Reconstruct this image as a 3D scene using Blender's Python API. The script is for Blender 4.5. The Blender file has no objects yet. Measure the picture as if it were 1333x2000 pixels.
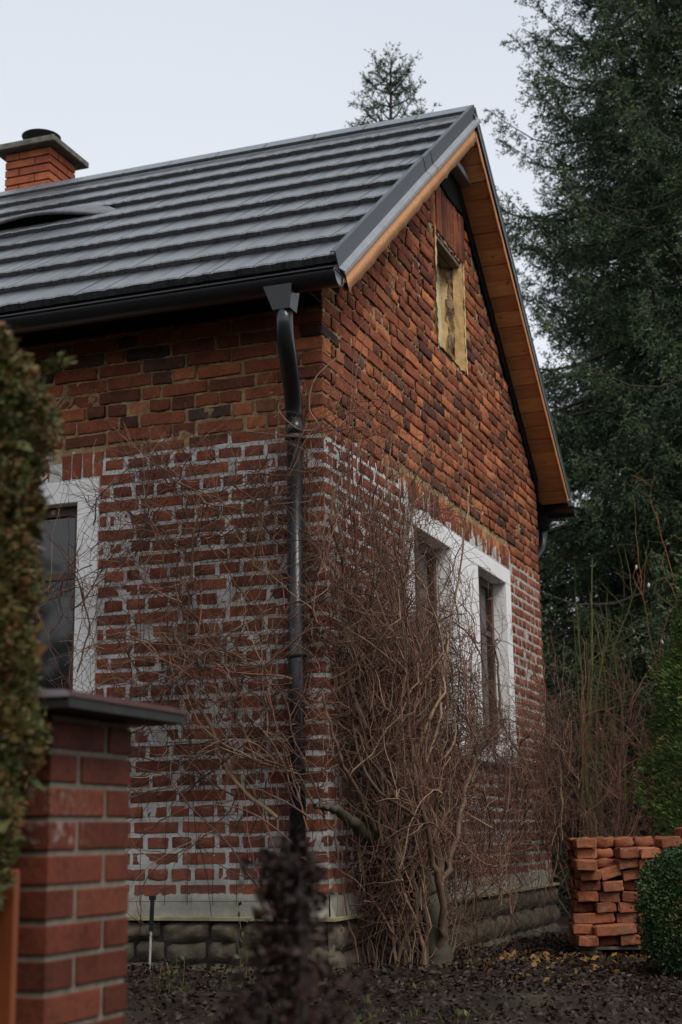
import bpy, math, random
import numpy as np
from mathutils import Vector, Matrix
random.seed(7); rng = np.random.default_rng(7)
SC = bpy.context.scene
COL = SC.collection

# ------------------------------------------------------------------ camera
F_PX, PITCH, ROLL, YAW = 2880.36, 0.216895, 0.013648, 0.349774
CAM = Vector((2.6223, -6.9463, 0.3069))
fw0 = Vector((-math.sin(YAW), math.cos(YAW), 0)); rt = Vector((math.cos(YAW), math.sin(YAW), 0)); up0 = Vector((0, 0, 1))
fwd = fw0*math.cos(PITCH) + up0*math.sin(PITCH); upv = -fw0*math.sin(PITCH) + up0*math.cos(PITCH)
cr, sr = math.cos(ROLL), math.sin(ROLL)
cx_, cy_ = rt*cr - upv*sr, rt*sr + upv*cr
cd = bpy.data.cameras.new('camera'); co = bpy.data.objects.new('camera', cd); COL.objects.link(co)
M4 = Matrix((( cx_.x, cy_.x, -fwd.x, CAM.x), (cx_.y, cy_.y, -fwd.y, CAM.y), (cx_.z, cy_.z, -fwd.z, CAM.z), (0, 0, 0, 1)))
co.matrix_world = M4
cd.sensor_fit = 'VERTICAL'; cd.sensor_height = 36; cd.sensor_width = 24
cd.lens = F_PX/2000*36; cd.clip_end = 600; cd.clip_start = .05
cd.dof.use_dof = True; cd.dof.focus_distance = 8.0; cd.dof.aperture_fstop = 3.2
SC.camera = co

# ------------------------------------------------------------------ world, sun, exposure
W = bpy.data.worlds.new('World'); SC.world = W; W.use_nodes = True
SUN_EL, SUN_ROT = math.radians(52), math.radians(125)
nt = W.node_tree; nt.nodes.clear()
def wn(t, **k):
    n = nt.nodes.new(t)
    for a, b in k.items(): setattr(n, a, b)
    return n
out = wn('ShaderNodeOutputWorld'); bg = wn('ShaderNodeBackground'); sky = wn('ShaderNodeTexSky')
sky.sky_type = 'NISHITA'; sky.sun_disc = False; sky.sun_elevation = SUN_EL; sky.sun_rotation = SUN_ROT
sky.air_density = 1.4; sky.dust_density = 6.0; sky.ozone_density = 1.0
bg.inputs['Strength'].default_value = 0.10
# cloud deck: the sky seen through an even, slightly bluish overcast, brighter towards the horizon
tc = wn('ShaderNodeTexCoord'); sep = wn('ShaderNodeSeparateXYZ'); ramp = wn('ShaderNodeValToRGB')
ramp.color_ramp.elements[0].position = 0.0; ramp.color_ramp.elements[0].color = (8.35, 8.35, 8.75, 1)
ramp.color_ramp.elements[1].position = 0.75; ramp.color_ramp.elements[1].color = (4.9, 5.4, 6.1, 1)
e = ramp.color_ramp.elements.new(0.40); e.color = (6.7, 7.0, 7.5, 1)
noi = wn('ShaderNodeTexNoise'); noi.inputs['Scale'].default_value = 1.6; noi.inputs['Detail'].default_value = 3
mad = wn('ShaderNodeMath', operation='MULTIPLY_ADD'); mad.inputs[1].default_value = .22; mad.inputs[2].default_value = -.11
add = wn('ShaderNodeMath', operation='ADD')
mix = wn('ShaderNodeMix', data_type='RGBA'); mix.inputs[0].default_value = 0.85
L = nt.links.new
L(tc.outputs['Generated'], sep.inputs[0]); L(tc.outputs['Generated'], noi.inputs['Vector'])
L(noi.outputs['Fac'], mad.inputs[0]); L(sep.outputs['Z'], add.inputs[0]); L(mad.outputs[0], add.inputs[1])
L(add.outputs[0], ramp.inputs[0]); L(sky.outputs[0], mix.inputs[6]); L(ramp.outputs[0], mix.inputs[7])
L(mix.outputs[2], bg.inputs['Color']); L(bg.outputs[0], out.inputs[0])
sd = bpy.data.lights.new('sun', 'SUN'); sd.energy = 1.5; sd.angle = math.radians(25); sd.color = (1, .96, .9)
so = bpy.data.objects.new('sun', sd); COL.objects.link(so)
sv = Vector((math.cos(SUN_EL)*math.sin(SUN_ROT), math.cos(SUN_EL)*math.cos(SUN_ROT), math.sin(SUN_EL)))
so.rotation_euler = (-sv).to_track_quat('-Z', 'Y').to_euler(); so.location = (6, -6, 12)
SC.view_settings.view_transform = 'Standard'; SC.view_settings.look = 'None'
SC.view_settings.gamma = 1; SC.view_settings.use_curve_mapping = False; SC.view_settings.exposure = 0.42

# ------------------------------------------------------------------ helpers
def tag(o, label=None, cat=None, group=None, kind=None):
    if label: o['label'] = label
    if cat: o['category'] = cat
    if group: o['group'] = group
    if kind: o['kind'] = kind
    return o
def link(name, me, parent=None, mat=None, loc=None, rot=None):
    o = bpy.data.objects.new(name, me); COL.objects.link(o)
    if mat is not None and me is not None and not me.materials: me.materials.append(mat)
    if loc is not None: o.location = loc
    if rot is not None: o.rotation_euler = rot
    if parent: o.parent = parent
    return o
def empty(name, loc=(0, 0, 0)):
    o = bpy.data.objects.new(name, None); COL.objects.link(o); o.location = loc; return o
def fastmesh(name, V, Fc, attrs=None, smooth=False):
    """V (N,3) array, Fc (M,k) int array"""
    V = np.asarray(V, np.float32); Fc = np.asarray(Fc, np.int32)
    me = bpy.data.meshes.new(name); m, k = Fc.shape
    me.vertices.add(len(V)); me.vertices.foreach_set('co', V.ravel())
    me.loops.add(m*k); me.loops.foreach_set('vertex_index', Fc.ravel())
    me.polygons.add(m); me.polygons.foreach_set('loop_start', np.arange(0, m*k, k, dtype=np.int32))
    me.polygons.foreach_set('loop_total', np.full(m, k, np.int32))
    if smooth: me.polygons.foreach_set('use_smooth', np.ones(m, bool))
    me.update(calc_edges=True)
    for n, a in (attrs or {}).items():
        at = me.attributes.new(n, 'FLOAT', 'POINT'); at.data.foreach_set('value', np.asarray(a, np.float32))
    return me
class MB:
    """collects polygons, then makes one mesh"""
    def __init__(s): s.v = []; s.f = []
    def poly(s, pts):
        b = len(s.v); s.v += [tuple(p) for p in pts]; s.f.append(tuple(range(b, b+len(pts))))
    def prism(s, pts, d):
        """closed prism: polygon pts pushed along vector d"""
        d = Vector(d); b = len(s.v); n = len(pts); s.v += [tuple(p) for p in pts] + [tuple(Vector(p)+d) for p in pts]
        s.f.append(tuple(range(b, b+n))); s.f.append(tuple(range(b+2*n-1, b+n-1, -1)))
        for i in range(n): s.f.append((b+i, b+n+i, b+n+(i+1) % n, b+(i+1) % n))
    def box(s, a, b):
        x0, y0, z0 = a; x1, y1, z1 = b
        s.prism([(x0, y0, z0), (x1, y0, z0), (x1, y1, z0), (x0, y1, z0)], (0, 0, z1-z0))
    def tube(s, pts, r, n=12, cap=True):
        pts = [Vector(p) for p in pts]; rs = r if isinstance(r, (list, tuple)) else [r]*len(pts); b0 = len(s.v); u = None
        for i, p in enumerate(pts):
            t = (pts[min(i+1, len(pts)-1)] - pts[max(i-1, 0)]).normalized()
            if u is None:
                u = t.cross(Vector((0, 0, 1)));
                if u.length < .1: u = t.cross(Vector((0, 1, 0)))
            u = (u - t*u.dot(t)).normalized(); w = t.cross(u)
            for k in range(n):
                a = 2*math.pi*k/n; s.v.append(tuple(p + (u*math.cos(a) + w*math.sin(a))*rs[i]))
        for i in range(len(pts)-1):
            for k in range(n):
                a = b0+i*n+k; c = b0+i*n+(k+1) % n; s.f.append((a, c, c+n, a+n))
        if cap:
            s.f.append(tuple(range(b0+n-1, b0-1, -1))); e = b0+(len(pts)-1)*n; s.f.append(tuple(range(e, e+n)))
    def mesh(s, name, smooth=False, bevel=0):
        me = bpy.data.meshes.new(name); me.from_pydata(s.v, [], s.f); me.update()
        import bmesh
        bm = bmesh.new(); bm.from_mesh(me); bmesh.ops.recalc_face_normals(bm, faces=bm.faces)
        if bevel: bmesh.ops.bevel(bm, geom=[e for e in bm.edges if len(e.link_faces) == 2 and e.calc_face_angle(0) > .5], offset=bevel, segments=1, affect='EDGES')
        bm.to_mesh(me); bm.free()
        if smooth: me.polygons.foreach_set('use_smooth', [True]*len(me.polygons))
        return me
    def build(s, name, mat, parent=None, smooth=False, bevel=0):
        return link(name, s.mesh(name, smooth, bevel), parent, mat)

# ------------------------------------------------------------------ materials
def newmat(name):
    m = bpy.data.materials.new(name); m.use_nodes = True; n = m.node_tree
    return m, n, n.nodes['Principled BSDF']
def N(n, t, **k):
    x = n.nodes.new(t)
    for a, b in k.items():
        if hasattr(x, a): setattr(x, a, b)
    return x
def noise(n, vec, scale, detail=4, rough=.6):
    x = N(n, 'ShaderNodeTexNoise'); x.inputs['Scale'].default_value = scale; x.inputs['Detail'].default_value = detail
    x.inputs['Roughness'].default_value = rough
    if vec is not None: n.links.new(vec, x.inputs['Vector'])
    return x.outputs['Fac']
def ramp_(n, fac, stops):
    r = N(n, 'ShaderNodeValToRGB'); c = r.color_ramp
    while len(c.elements) > 1: c.elements.remove(c.elements[-1])
    for i, (p, col) in enumerate(stops):
        e = c.elements[0] if i == 0 else c.elements.new(p)
        e.position = p; e.color = (*col, 1)
    n.links.new(fac, r.inputs[0]); return r.outputs[0]
def mixc(n, fac, a, b, mode='MIX'):
    x = N(n, 'ShaderNodeMix', data_type='RGBA', blend_type=mode)
    for s, v in ((0, fac), (6, a), (7, b)):
        if isinstance(v, (int, float)): x.inputs[s].default_value = v
        elif isinstance(v, tuple): x.inputs[s].default_value = (*v, 1)
        else: n.links.new(v, x.inputs[s])
    return x.outputs[2]
def mth(n, op, a, b=0, clamp=False):
    x = N(n, 'ShaderNodeMath', operation=op); x.use_clamp = clamp
    for i, v in enumerate((a, b)):
        if isinstance(v, (int, float)): x.inputs[i].default_value = v
        else: n.links.new(v, x.inputs[i])
    return x.outputs[0]
def bump(n, b, h, strength=.5, dist=.01):
    x = N(n, 'ShaderNodeBump'); x.inputs['Strength'].default_value = strength; x.inputs['Distance'].default_value = dist
    n.links.new(h, x.inputs['Height']); n.links.new(x.outputs[0], b.inputs['Normal'])
def geo(n): return N(n, 'ShaderNodeNewGeometry').outputs['Position']
def simple(name, c1, c2=None, scale=20, rough=.8, bmp=.3, dist=.004, metallic=0, spec=.5, detail=5, stretch=None):
    m, n, b = newmat(name); v = geo(n)
    if stretch:
        mp = N(n, 'ShaderNodeMapping'); mp.inputs['Scale'].default_value = stretch; n.links.new(v, mp.inputs['Vector']); v = mp.outputs[0]
    f = noise(n, v, scale, detail)
    c = ramp_(n, f, [(.3, c1), (.7, c2 or c1)]); n.links.new(c, b.inputs['Base Color'])
    b.inputs['Roughness'].default_value = rough; b.inputs['Metallic'].default_value = metallic; b.inputs['Specular IOR Level'].default_value = spec
    if bmp: bump(n, b, noise(n, v, scale*2.5, 6), bmp, dist)
    return m
def brick_mat(name, stops, obj_random=True, lime=True, bscale=60, rough=.88):
    m, n, b = newmat(name); p = geo(n)
    if obj_random: rnd = N(n, 'ShaderNodeObjectInfo').outputs['Random']
    else: rnd = N(n, 'ShaderNodeAttribute', attribute_name='rnd').outputs['Fac']
    c = ramp_(n, rnd, stops)
    f = noise(n, p, 9, 6, .7); c = mixc(n, .9, c, ramp_(n, f, [(.25, (.42, .38, .38)), (.5, (.95, .95, .95)), (.75, (1.45, 1.3, 1.2))]), 'MULTIPLY')
    f2 = noise(n, p, 70, 4, .7); c = mixc(n, .8, c, ramp_(n, f2, [(.3, (.6, .6, .6)), (.6, (1.1, 1.1, 1.1))]), 'MULTIPLY')
    if lime:
        z = N(n, 'ShaderNodeSeparateXYZ'); n.links.new(p, z.inputs[0])
        c = mixc(n, mth(n, 'MULTIPLY', mth(n, 'LESS_THAN', z.outputs[2], 2.40), .62), c, mixc(n, 1, (.225, .066, .040), ramp_(n, f, [(.3, (.55, .5, .5)), (.5, (.95, .95, .95)), (.7, (1.2, 1.1, 1.1))]), 'MULTIPLY'))
        z = N(n, 'ShaderNodeSeparateXYZ'); n.links.new(p, z.inputs[0])
        fm = noise(n, p, 16, 7, .75)
        low = mth(n, 'LESS_THAN', mth(n, 'ADD', z.outputs[2], mth(n, 'MULTIPLY', noise(n, p, 5), .2)), 2.47)
        msk = mth(n, 'MULTIPLY', mth(n, 'MULTIPLY', mth(n, 'SUBTRACT', fm, .54), 7, True), low)
        bot = mth(n, 'MULTIPLY', mth(n, 'SUBTRACT', .55, z.outputs[2]), .16, True)
        msk = mth(n, 'ADD', mth(n, 'MULTIPLY', msk, .30), mth(n, 'MULTIPLY', bot, noise(n, p, 11)), True)
        c = mixc(n, msk, c, (.50, .48, .45))
        # ochre clay smears above
        hi = mth(n, 'SUBTRACT', 1, low); m2 = mth(n, 'MULTIPLY', mth(n, 'MULTIPLY', mth(n, 'SUBTRACT', noise(n, p, 22, 6, .7), .60), 8, True), hi)
        c = mixc(n, mth(n, 'MULTIPLY', m2, .6), c, (.33, .22, .11))
    if name.startswith('loose'):
        du = mth(n, 'MULTIPLY', mth(n, 'SUBTRACT', noise(n, p, 19, 6, .75), .50), 5, True)
        c = mixc(n, mth(n, 'MULTIPLY', du, .45), c, (.34, .25, .18))
    if name == 'clinker_brick':
        zz = N(n, 'ShaderNodeSeparateXYZ'); n.links.new(p, zz.inputs[0])
        band = mth(n, 'MULTIPLY', mth(n, 'GREATER_THAN', zz.outputs[2], .30), mth(n, 'LESS_THAN', zz.outputs[2], .432))
        band = mth(n, 'MULTIPLY', band, mth(n, 'LESS_THAN', zz.outputs[1], -3.80))
        blo = mth(n, 'MULTIPLY', mth(n, 'SUBTRACT', noise(n, p, 24, 6, .75), .50), 6, True)
        c = mixc(n, mth(n, 'MULTIPLY', mth(n, 'MULTIPLY', blo, band), .55), c, (.42, .36, .33))
        st = mth(n, 'MULTIPLY', mth(n, 'SUBTRACT', noise(n, p, 7, 5, .7), .55), 5, True); c = mixc(n, mth(n, 'MULTIPLY', st, .5), c, (.05, .022, .018))
    n.links.new(c, b.inputs['Base Color']); b.inputs['Roughness'].default_value = rough; b.inputs['Specular IOR Level'].default_value = .12
    bump(n, b, noise(n, p, bscale, 8, .7), .7, .004)
    return m
OLD = [(0, (.08, .043, .036)), (.10, (.14, .054, .036)), (.3, (.22, .074, .042)), (.5, (.29, .095, .049)), (.7, (.24, .078, .046)), (.84, (.38, .132, .062)), (.95, (.50, .18, .082)), (1, (.065, .048, .045))]
M = {}
M['brick'] = brick_mat('old_brick', OLD); M['brick_stuff'] = brick_mat('old_brick_attr', OLD, False)
NEW = [(0, (.095, .030, .019)), (.35, (.13, .038, .023)), (.7, (.155, .044, .026)), (1, (.18, .056, .032))]
M['pillar_brick'] = brick_mat('clinker_brick', NEW, True, False, 120, .6)
M['chimney_brick'] = brick_mat('chimney_brick', [(0, (.36, .11, .055)), (.5, (.44, .15, .07)), (1, (.30, .08, .05))], True, False, 90)
LOOSE = [(0, (.20, .066, .036)), (.3, (.34, .120, .060)), (.6, (.24, .082, .044)), (.8, (.42, .155, .075)), (1, (.32, .17, .10))]
M['loose'] = brick_mat('loose_brick', LOOSE, True, False, 60); M['loose_stuff'] = brick_mat('loose_brick_attr', LOOSE, False, False, 60)

def mortar_mat():
    m, n, b = newmat('mortar'); p = geo(n); z = N(n, 'ShaderNodeSeparateXYZ'); n.links.new(p, z.inputs[0])
    low = mth(n, 'LESS_THAN', mth(n, 'ADD', z.outputs[2], mth(n, 'MULTIPLY', noise(n, p, 7, 6, .7), .5)), 2.64)
    tan = ramp_(n, noise(n, p, 14, 6, .7), [(.3, (.12, .080, .045)), (.5, (.33, .225, .12)), (.7, (.52, .37, .21))])
    wht = ramp_(n, noise(n, p, 10, 6, .7), [(.28, (.36, .355, .345)), (.5, (.58, .575, .56)), (.7, (.74, .735, .72))])
    wht = mixc(n, mth(n, 'MULTIPLY', mth(n, 'MULTIPLY', mth(n, 'SUBTRACT', z.outputs[1], 2.2), .4, True), .6), wht, (.30, .26, .21))
    bot = mth(n, 'MULTIPLY', mth(n, 'SUBTRACT', .25, z.outputs[2]), 4, True)
    wht = mixc(n, mth(n, 'MULTIPLY', bot, .8), wht, ramp_(n, noise(n, p, 7, 6, .7), [(.3, (.22, .21, .15)), (.7, (.46, .44, .36))]))
    n.links.new(mixc(n, low, tan, wht), b.inputs['Base Color']); b.inputs['Roughness'].default_value = .95; b.inputs['Specular IOR Level'].default_value = .1
    bump(n, b, noise(n, p, 55, 8, .75), .9, .006); return m
M['mortar'] = mortar_mat()
M['core'] = simple('clay_core', (.10, .06, .035), (.22, .14, .08), 12, .95)
M['grey_mortar'] = simple('grey_mortar', (.12, .10, .075), (.21, .18, .14), 30, .95)
M['stone'] = simple('plinth_stone', (.050, .042, .028), (.17, .14, .095), 7, .95, .9, .015)
M['white'] = simple('white_plaster', (.76, .76, .75), (.88, .88, .88), 7, .8, .25, .003)
M['clay'] = simple('clay_plaster', (.54, .33, .14), (.74, .50, .235), 8, .95, .8, .01)
M['clay_rough'] = simple('broken_clay', (.16, .09, .05), (.40, .27, .15), 14, .95, 1, .02)
M['black'] = simple('black_coated_steel', (.010, .011, .013), (.016, .017, .02), 30, .28, .04, .001, 0, .6)
M['membrane'] = simple('black_membrane', (.004, .004, .005), (.008, .008, .009), 20, .9, .5, .006, 0, .15)
M['flash'] = simple('dark_flashing', (.045, .05, .056), (.075, .082, .09), 60, .42, .1, .001, .3, .6)
M['flash_light'] = simple('grey_metal_and_skylight', (.20, .215, .23), (.27, .285, .30), 8, .5, .05, .001, .1, .5)  # flashing grey with sky light painted in for lip and end cap
M['brownmetal'] = simple('brown_cap_metal', (.05, .03, .032), (.08, .05, .052), 12, .22, .08, .002, 0, .7)
M['soot_shade'] = simple('soot_and_shade_metal', (.012, .012, .012), (.03, .028, .026), 20, .7)  # soot on the chimney; on the pillar cap its black stands for shade
M['concrete'] = simple('mossy_concrete', (.07, .065, .05), (.20, .19, .16), 14, .95, .8, .01)
M['glass_dark'], n_, b_ = newmat('window_glass'); b_.inputs['Base Color'].default_value = (.012, .013, .015, 1); b_.inputs['Roughness'].default_value = .05; b_.inputs['Specular IOR Level'].default_value = .7
M['framewood'] = simple('dark_frame', (.05, .025, .018), (.11, .055, .035), 20, .5, .2, .002, stretch=(1, 1, .1))
M['greenframe'] = simple('pale_green_frame', (.42, .50, .32), (.55, .62, .42), 14, .6)
M['orangepanel'] = simple('orange_paint', (.17, .042, .012), (.23, .058, .016), 5, .55, .1, .002)
M['iron'] = simple('rusty_iron', (.02, .018, .018), (.05, .04, .035), 40, .6)
M['pale_iron'] = simple('pale_rod', (.30, .28, .26), (.45, .42, .40), 40, .6)
M['pallet'] = simple('pallet_wood', (.09, .065, .045), (.2, .15, .1), 16, .9, .5)

def wood_mat():
    m, n, b = newmat('larch_boards'); p = geo(n)
    rnd = N(n, 'ShaderNodeObjectInfo').outputs['Random']
    mp = N(n, 'ShaderNodeMapping'); mp.inputs['Scale'].default_value = (1.2, 14, 14); n.links.new(p, mp.inputs['Vector'])
    off = N(n, 'ShaderNodeCombineXYZ'); n.links.new(mth(n, 'MULTIPLY', rnd, 40), off.inputs[0]); n.links.new(off.outputs[0], mp.inputs['Location'])
    g = noise(n, mp.outputs[0], 4, 6, .65)
    c = ramp_(n, g, [(.3, (.50, .21, .07)), (.5, (.70, .33, .13)), (.7, (.80, .43, .20))])
    kn = noise(n, p, 12, 2); c = mixc(n, mth(n, 'MULTIPLY', mth(n, 'SUBTRACT', kn, .68), 12, True), c, (.16, .055, .02))
    c = mixc(n, 1, c, ramp_(n, rnd, [(0, (.62, .55, .5)), (1, (1.05, 1.02, 1))]), 'MULTIPLY')
    n.links.new(c, b.inputs['Base Color']); b.inputs['Roughness'].default_value = .6; bump(n, b, g, .3, .003); return m
M['wood'] = wood_mat()
def shingle_mat(name, objr):
    m, n, b = newmat(name); p = geo(n)
    rnd = N(n, 'ShaderNodeObjectInfo').outputs['Random'] if objr else N(n, 'ShaderNodeAttribute', attribute_name='rnd').outputs['Fac']
    mp = N(n, 'ShaderNodeMapping'); mp.inputs['Scale'].default_value = (42, 1.6, 1.6); n.links.new(p, mp.inputs['Vector'])
    g = noise(n, mp.outputs[0], 1, 6, .75)
    c = mixc(n, .15, ramp_(n, g, [(.38, (.006, .006, .007)), (.46, (.045, .047, .052)), (.64, (.085, .088, .096))]), ramp_(n, rnd, [(0, (.024, .025, .028)), (1, (.065, .068, .074))]))
    n.links.new(c, b.inputs['Base Color']); b.inputs['Roughness'].default_value = .32; b.inputs['Specular IOR Level'].default_value = 1.0
    b.inputs['Coat Weight'].default_value = .7; b.inputs['Coat Roughness'].default_value = .28
    bump(n, b, g, 1, .02); return m
M['shingle'] = shingle_mat('dark_shingle', True); M['shingle_stuff'] = shingle_mat('dark_shingle_attr', False)
def leaf_mat(name, stops, trans=.25, rough=.6, patch=.8):
    m, n, b = newmat(name); r = N(n, 'ShaderNodeAttribute', attribute_name='rnd').outputs['Fac']
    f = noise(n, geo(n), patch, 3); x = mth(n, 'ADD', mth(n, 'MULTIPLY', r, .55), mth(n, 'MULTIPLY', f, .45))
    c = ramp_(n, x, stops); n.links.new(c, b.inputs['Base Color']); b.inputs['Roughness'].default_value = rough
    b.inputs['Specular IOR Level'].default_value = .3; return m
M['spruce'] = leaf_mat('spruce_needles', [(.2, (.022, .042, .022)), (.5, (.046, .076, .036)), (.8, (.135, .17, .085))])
M['spruce_blue'] = leaf_mat('blue_spruce_needles', [(.2, (.028, .046, .034)), (.5, (.050, .078, .056)), (.8, (.11, .14, .11))])
M['spruce_dark'] = leaf_mat('dark_spruce_needles', [(.2, (.016, .032, .015)), (.5, (.036, .060, .025)), (.8, (.10, .135, .05))])
M['thuja'] = leaf_mat('thuja_green', [(.2, (.026, .052, .012)), (.5, (.055, .10, .020)), (.8, (.12, .18, .03))], patch=2.5)
M['thuja_brown'] = leaf_mat('thuja_autumn', [(.2, (.026, .036, .012)), (.40, (.062, .078, .020)), (.52, (.10, .095, .026)), (.64, (.20, .085, .032)), (.75, (.12, .080, .032)), (.88, (.12, .13, .032))], patch=9)
M['box'] = leaf_mat('boxwood_green', [(.2, (.018, .040, .012)), (.5, (.035, .070, .020)), (.8, (.07, .11, .03))], patch=3)
M['deadleaf'] = leaf_mat('dead_dark_leaves', [(.2, (.008, .005, .005)), (.5, (.022, .011, .010)), (.72, (.05, .022, .017)), (.9, (.07, .035, .02))], patch=4)
M['litter'] = leaf_mat('leaf_litter', [(.2, (.010, .006, .005)), (.5, (.026, .015, .011)), (.75, (.06, .034, .022)), (.9, (.12, .08, .055))], patch=2)
M['yellow'] = leaf_mat('yellow_leaves', [(.2, (.10, .05, .015)), (.6, (.22, .12, .03)), (.9, (.36, .22, .05))], patch=4)
M['grass'] = leaf_mat('weed_green', [(.2, (.03, .045, .012)), (.6, (.08, .10, .02)), (.9, (.17, .18, .03))], patch=3)
def bark_mat(name, a, b2, c3):
    m, n, b = newmat(name); r = N(n, 'ShaderNodeAttribute', attribute_name='rnd').outputs['Fac']
    f = noise(n, geo(n), 25, 4); x = mth(n, 'ADD', mth(n, 'MULTIPLY', r, .6), mth(n, 'MULTIPLY', f, .4))
    n.links.new(ramp_(n, x, [(.2, a), (.5, b2), (.8, c3)]), b.inputs['Base Color']); b.inputs['Roughness'].default_value = .75; return m
M['vine'] = bark_mat('vine_bark', (.040, .024, .016), (.105, .062, .037), (.28, .18, .105))
M['vine_red'] = bark_mat('vine_twig_red', (.050, .017, .013), (.115, .040, .027), (.24, .11, .065))
M['mossbark'] = bark_mat('mossy_bark', (.035, .035, .012), (.085, .085, .022), (.15, .14, .04))
M['bark'] = bark_mat('spruce_bark', (.03, .022, .018), (.06, .045, .035), (.10, .08, .06))
M['oldbark'] = bark_mat('old_mossy_bark', (.020, .018, .012), (.050, .042, .024), (.075, .07, .03))
M['orangetwig'] = bark_mat('orange_twig', (.10, .045, .015), (.20, .085, .025), (.28, .15, .05))
def ground_mat():
    m, n, b = newmat('soil'); p = geo(n)
    c = ramp_(n, noise(n, p, 3, 8, .75), [(.3, (.012, .008, .006)), (.5, (.035, .024, .018)), (.7, (.075, .055, .042))])
    c = mixc(n, mth(n, 'MULTIPLY', mth(n, 'SUBTRACT', noise(n, p, 1.1, 4), .56), 10, True), c, (.10, .075, .058))
    c = mixc(n, mth(n, 'MULTIPLY', mth(n, 'MULTIPLY', mth(n, 'SUBTRACT', noise(n, p, 2.3, 5), .56), 8, True), .7), c, (.035, .045, .012))
    n.links.new(c, b.inputs['Base Color']); b.inputs['Roughness'].default_value = .95; b.inputs['Specular IOR Level'].default_value = .15
    bump(n, b, noise(n, p, 20, 8, .75), 1, .03); return m
M['soil'] = ground_mat()

# ------------------------------------------------------------------ terrain
def gz(x, y):
    """ground height: level round the house, falling gently to the garden boundary"""
    base = -.33 - .028*max(0, min(y, 5)) - .06*max(0, min(x, 1.5))
    t = max(0, min(1, (-.3-y)/3.2)); t = t*t*(3-2*t)
    return base - .52*t + .012*math.sin(3.1*x+1.7*y) + .010*math.sin(7.3*x-5.1*y)
xs = np.concatenate([np.linspace(-300, -14, 12), np.linspace(-12, 12, 121), np.linspace(14, 300, 12)])
ys = np.concatenate([np.linspace(-300, -14, 12), np.linspace(-12, 16, 141), np.linspace(18, 300, 12)])
V = [(x, y, gz(x, y) + (rng.normal()*.012 if abs(x) < 10 else 0)) for y in ys for x in xs]
nx = len(xs); Fq = [(j*nx+i, j*nx+i+1, (j+1)*nx+i+1, (j+1)*nx+i) for j in range(len(ys)-1) for i in range(nx-1)]
g = link('ground', fastmesh('ground', V, Fq, smooth=True), None, M['soil'])
tag(g, 'dark soil garden ground around the brick house', kind='structure')

# ------------------------------------------------------------------ house
HW = 5.093; OX = .2207; YV = .32; ZE = 3.176; SL = .7664; RIDGE_Y = HW/2; COSR = 1/math.sqrt(1+SL*SL); SINR = SL*COSR
C_ = .078; Z0 = .406 - 5*C_          # bottom joint of the brickwork
XL = -8.0
house = empty('brick_house', (0, 0, -.33))
tag(house, 'old red brick house with dark shingle roof, white window surrounds and raw orange eave boards', 'house')
def H(o):
    """parent keeping world coordinates"""
    o.parent = house; o.location = Vector(o.location) - Vector(house.location); return o
def roofz(y):
    yy = y if y <= RIDGE_Y else HW - y
    return ZE + SL*(yy + YV)
def walltop(y):
    return roofz(y) - .20 - (.05 if y > RIDGE_Y else 0)
# openings: (a0, a1, z0, z1)
FRONT_OP = [(-2.75, -1.322, .78, 2.249)]
GABLE_OP = [(1.38, 3.975, .80, 2.283), (2.17, 2.905, 3.54, 4.385), (2.12, 3.02, 4.79, 5.2)]
def inside(a, z, ops, pad=0):
    return any(o[0]-pad < a < o[1]+pad and o[2]-pad < z < o[3]+pad for o in ops)
# wall cores ---------------------------------------------------
def core():
    m = MB(); R = -.03; T = .30
    a0 = -.45
    def col_front(x0, x1, z0, z1): m.box((x0, -R if False else .03, z0), (x1, T, z1))
    ob = FRONT_OP[0]
    col_front(XL, ob[0], a0, 3.25); col_front(ob[0], ob[1], a0, ob[2]); col_front(ob[0], ob[1], ob[3], 3.25); col_front(ob[1], -.03, a0, 3.25)
    # gable: columns
    cuts = [T, GABLE_OP[0][0], GABLE_OP[1][0], RIDGE_Y, GABLE_OP[1][1], GABLE_OP[0][1], HW-.03]
    for y0, y1 in zip(cuts[:-1], cuts[1:]):
        ym = (y0+y1)/2; segs = []; z = a0
        for o in sorted([o for o in GABLE_OP[:2] if o[0] <= ym <= o[1]], key=lambda o: o[2]):
            segs.append((z, o[2])); z = o[3]
        for s0, s1 in segs: m.prism([(-.03, y0, s0), (-.03, y1, s0), (-.03, y1, s1), (-.03, y0, s1)], (-.27, 0, 0))
        m.prism([(-.03, y0, z), (-.03, y1, z), (-.03, y1, walltop(y1)), (-.03, y0, walltop(y0))], (-.27, 0, 0))
    m.box((XL, HW-.3, a0), (-.30, HW-.031, 3.25)); m.box((XL-.2, 0.03, a0), (XL-.001, HW-.031, 3.3))
    o = m.build('wall', M['core']); H(o); o['label'] = 'clay mortar core of the brick walls'
core()
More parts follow.
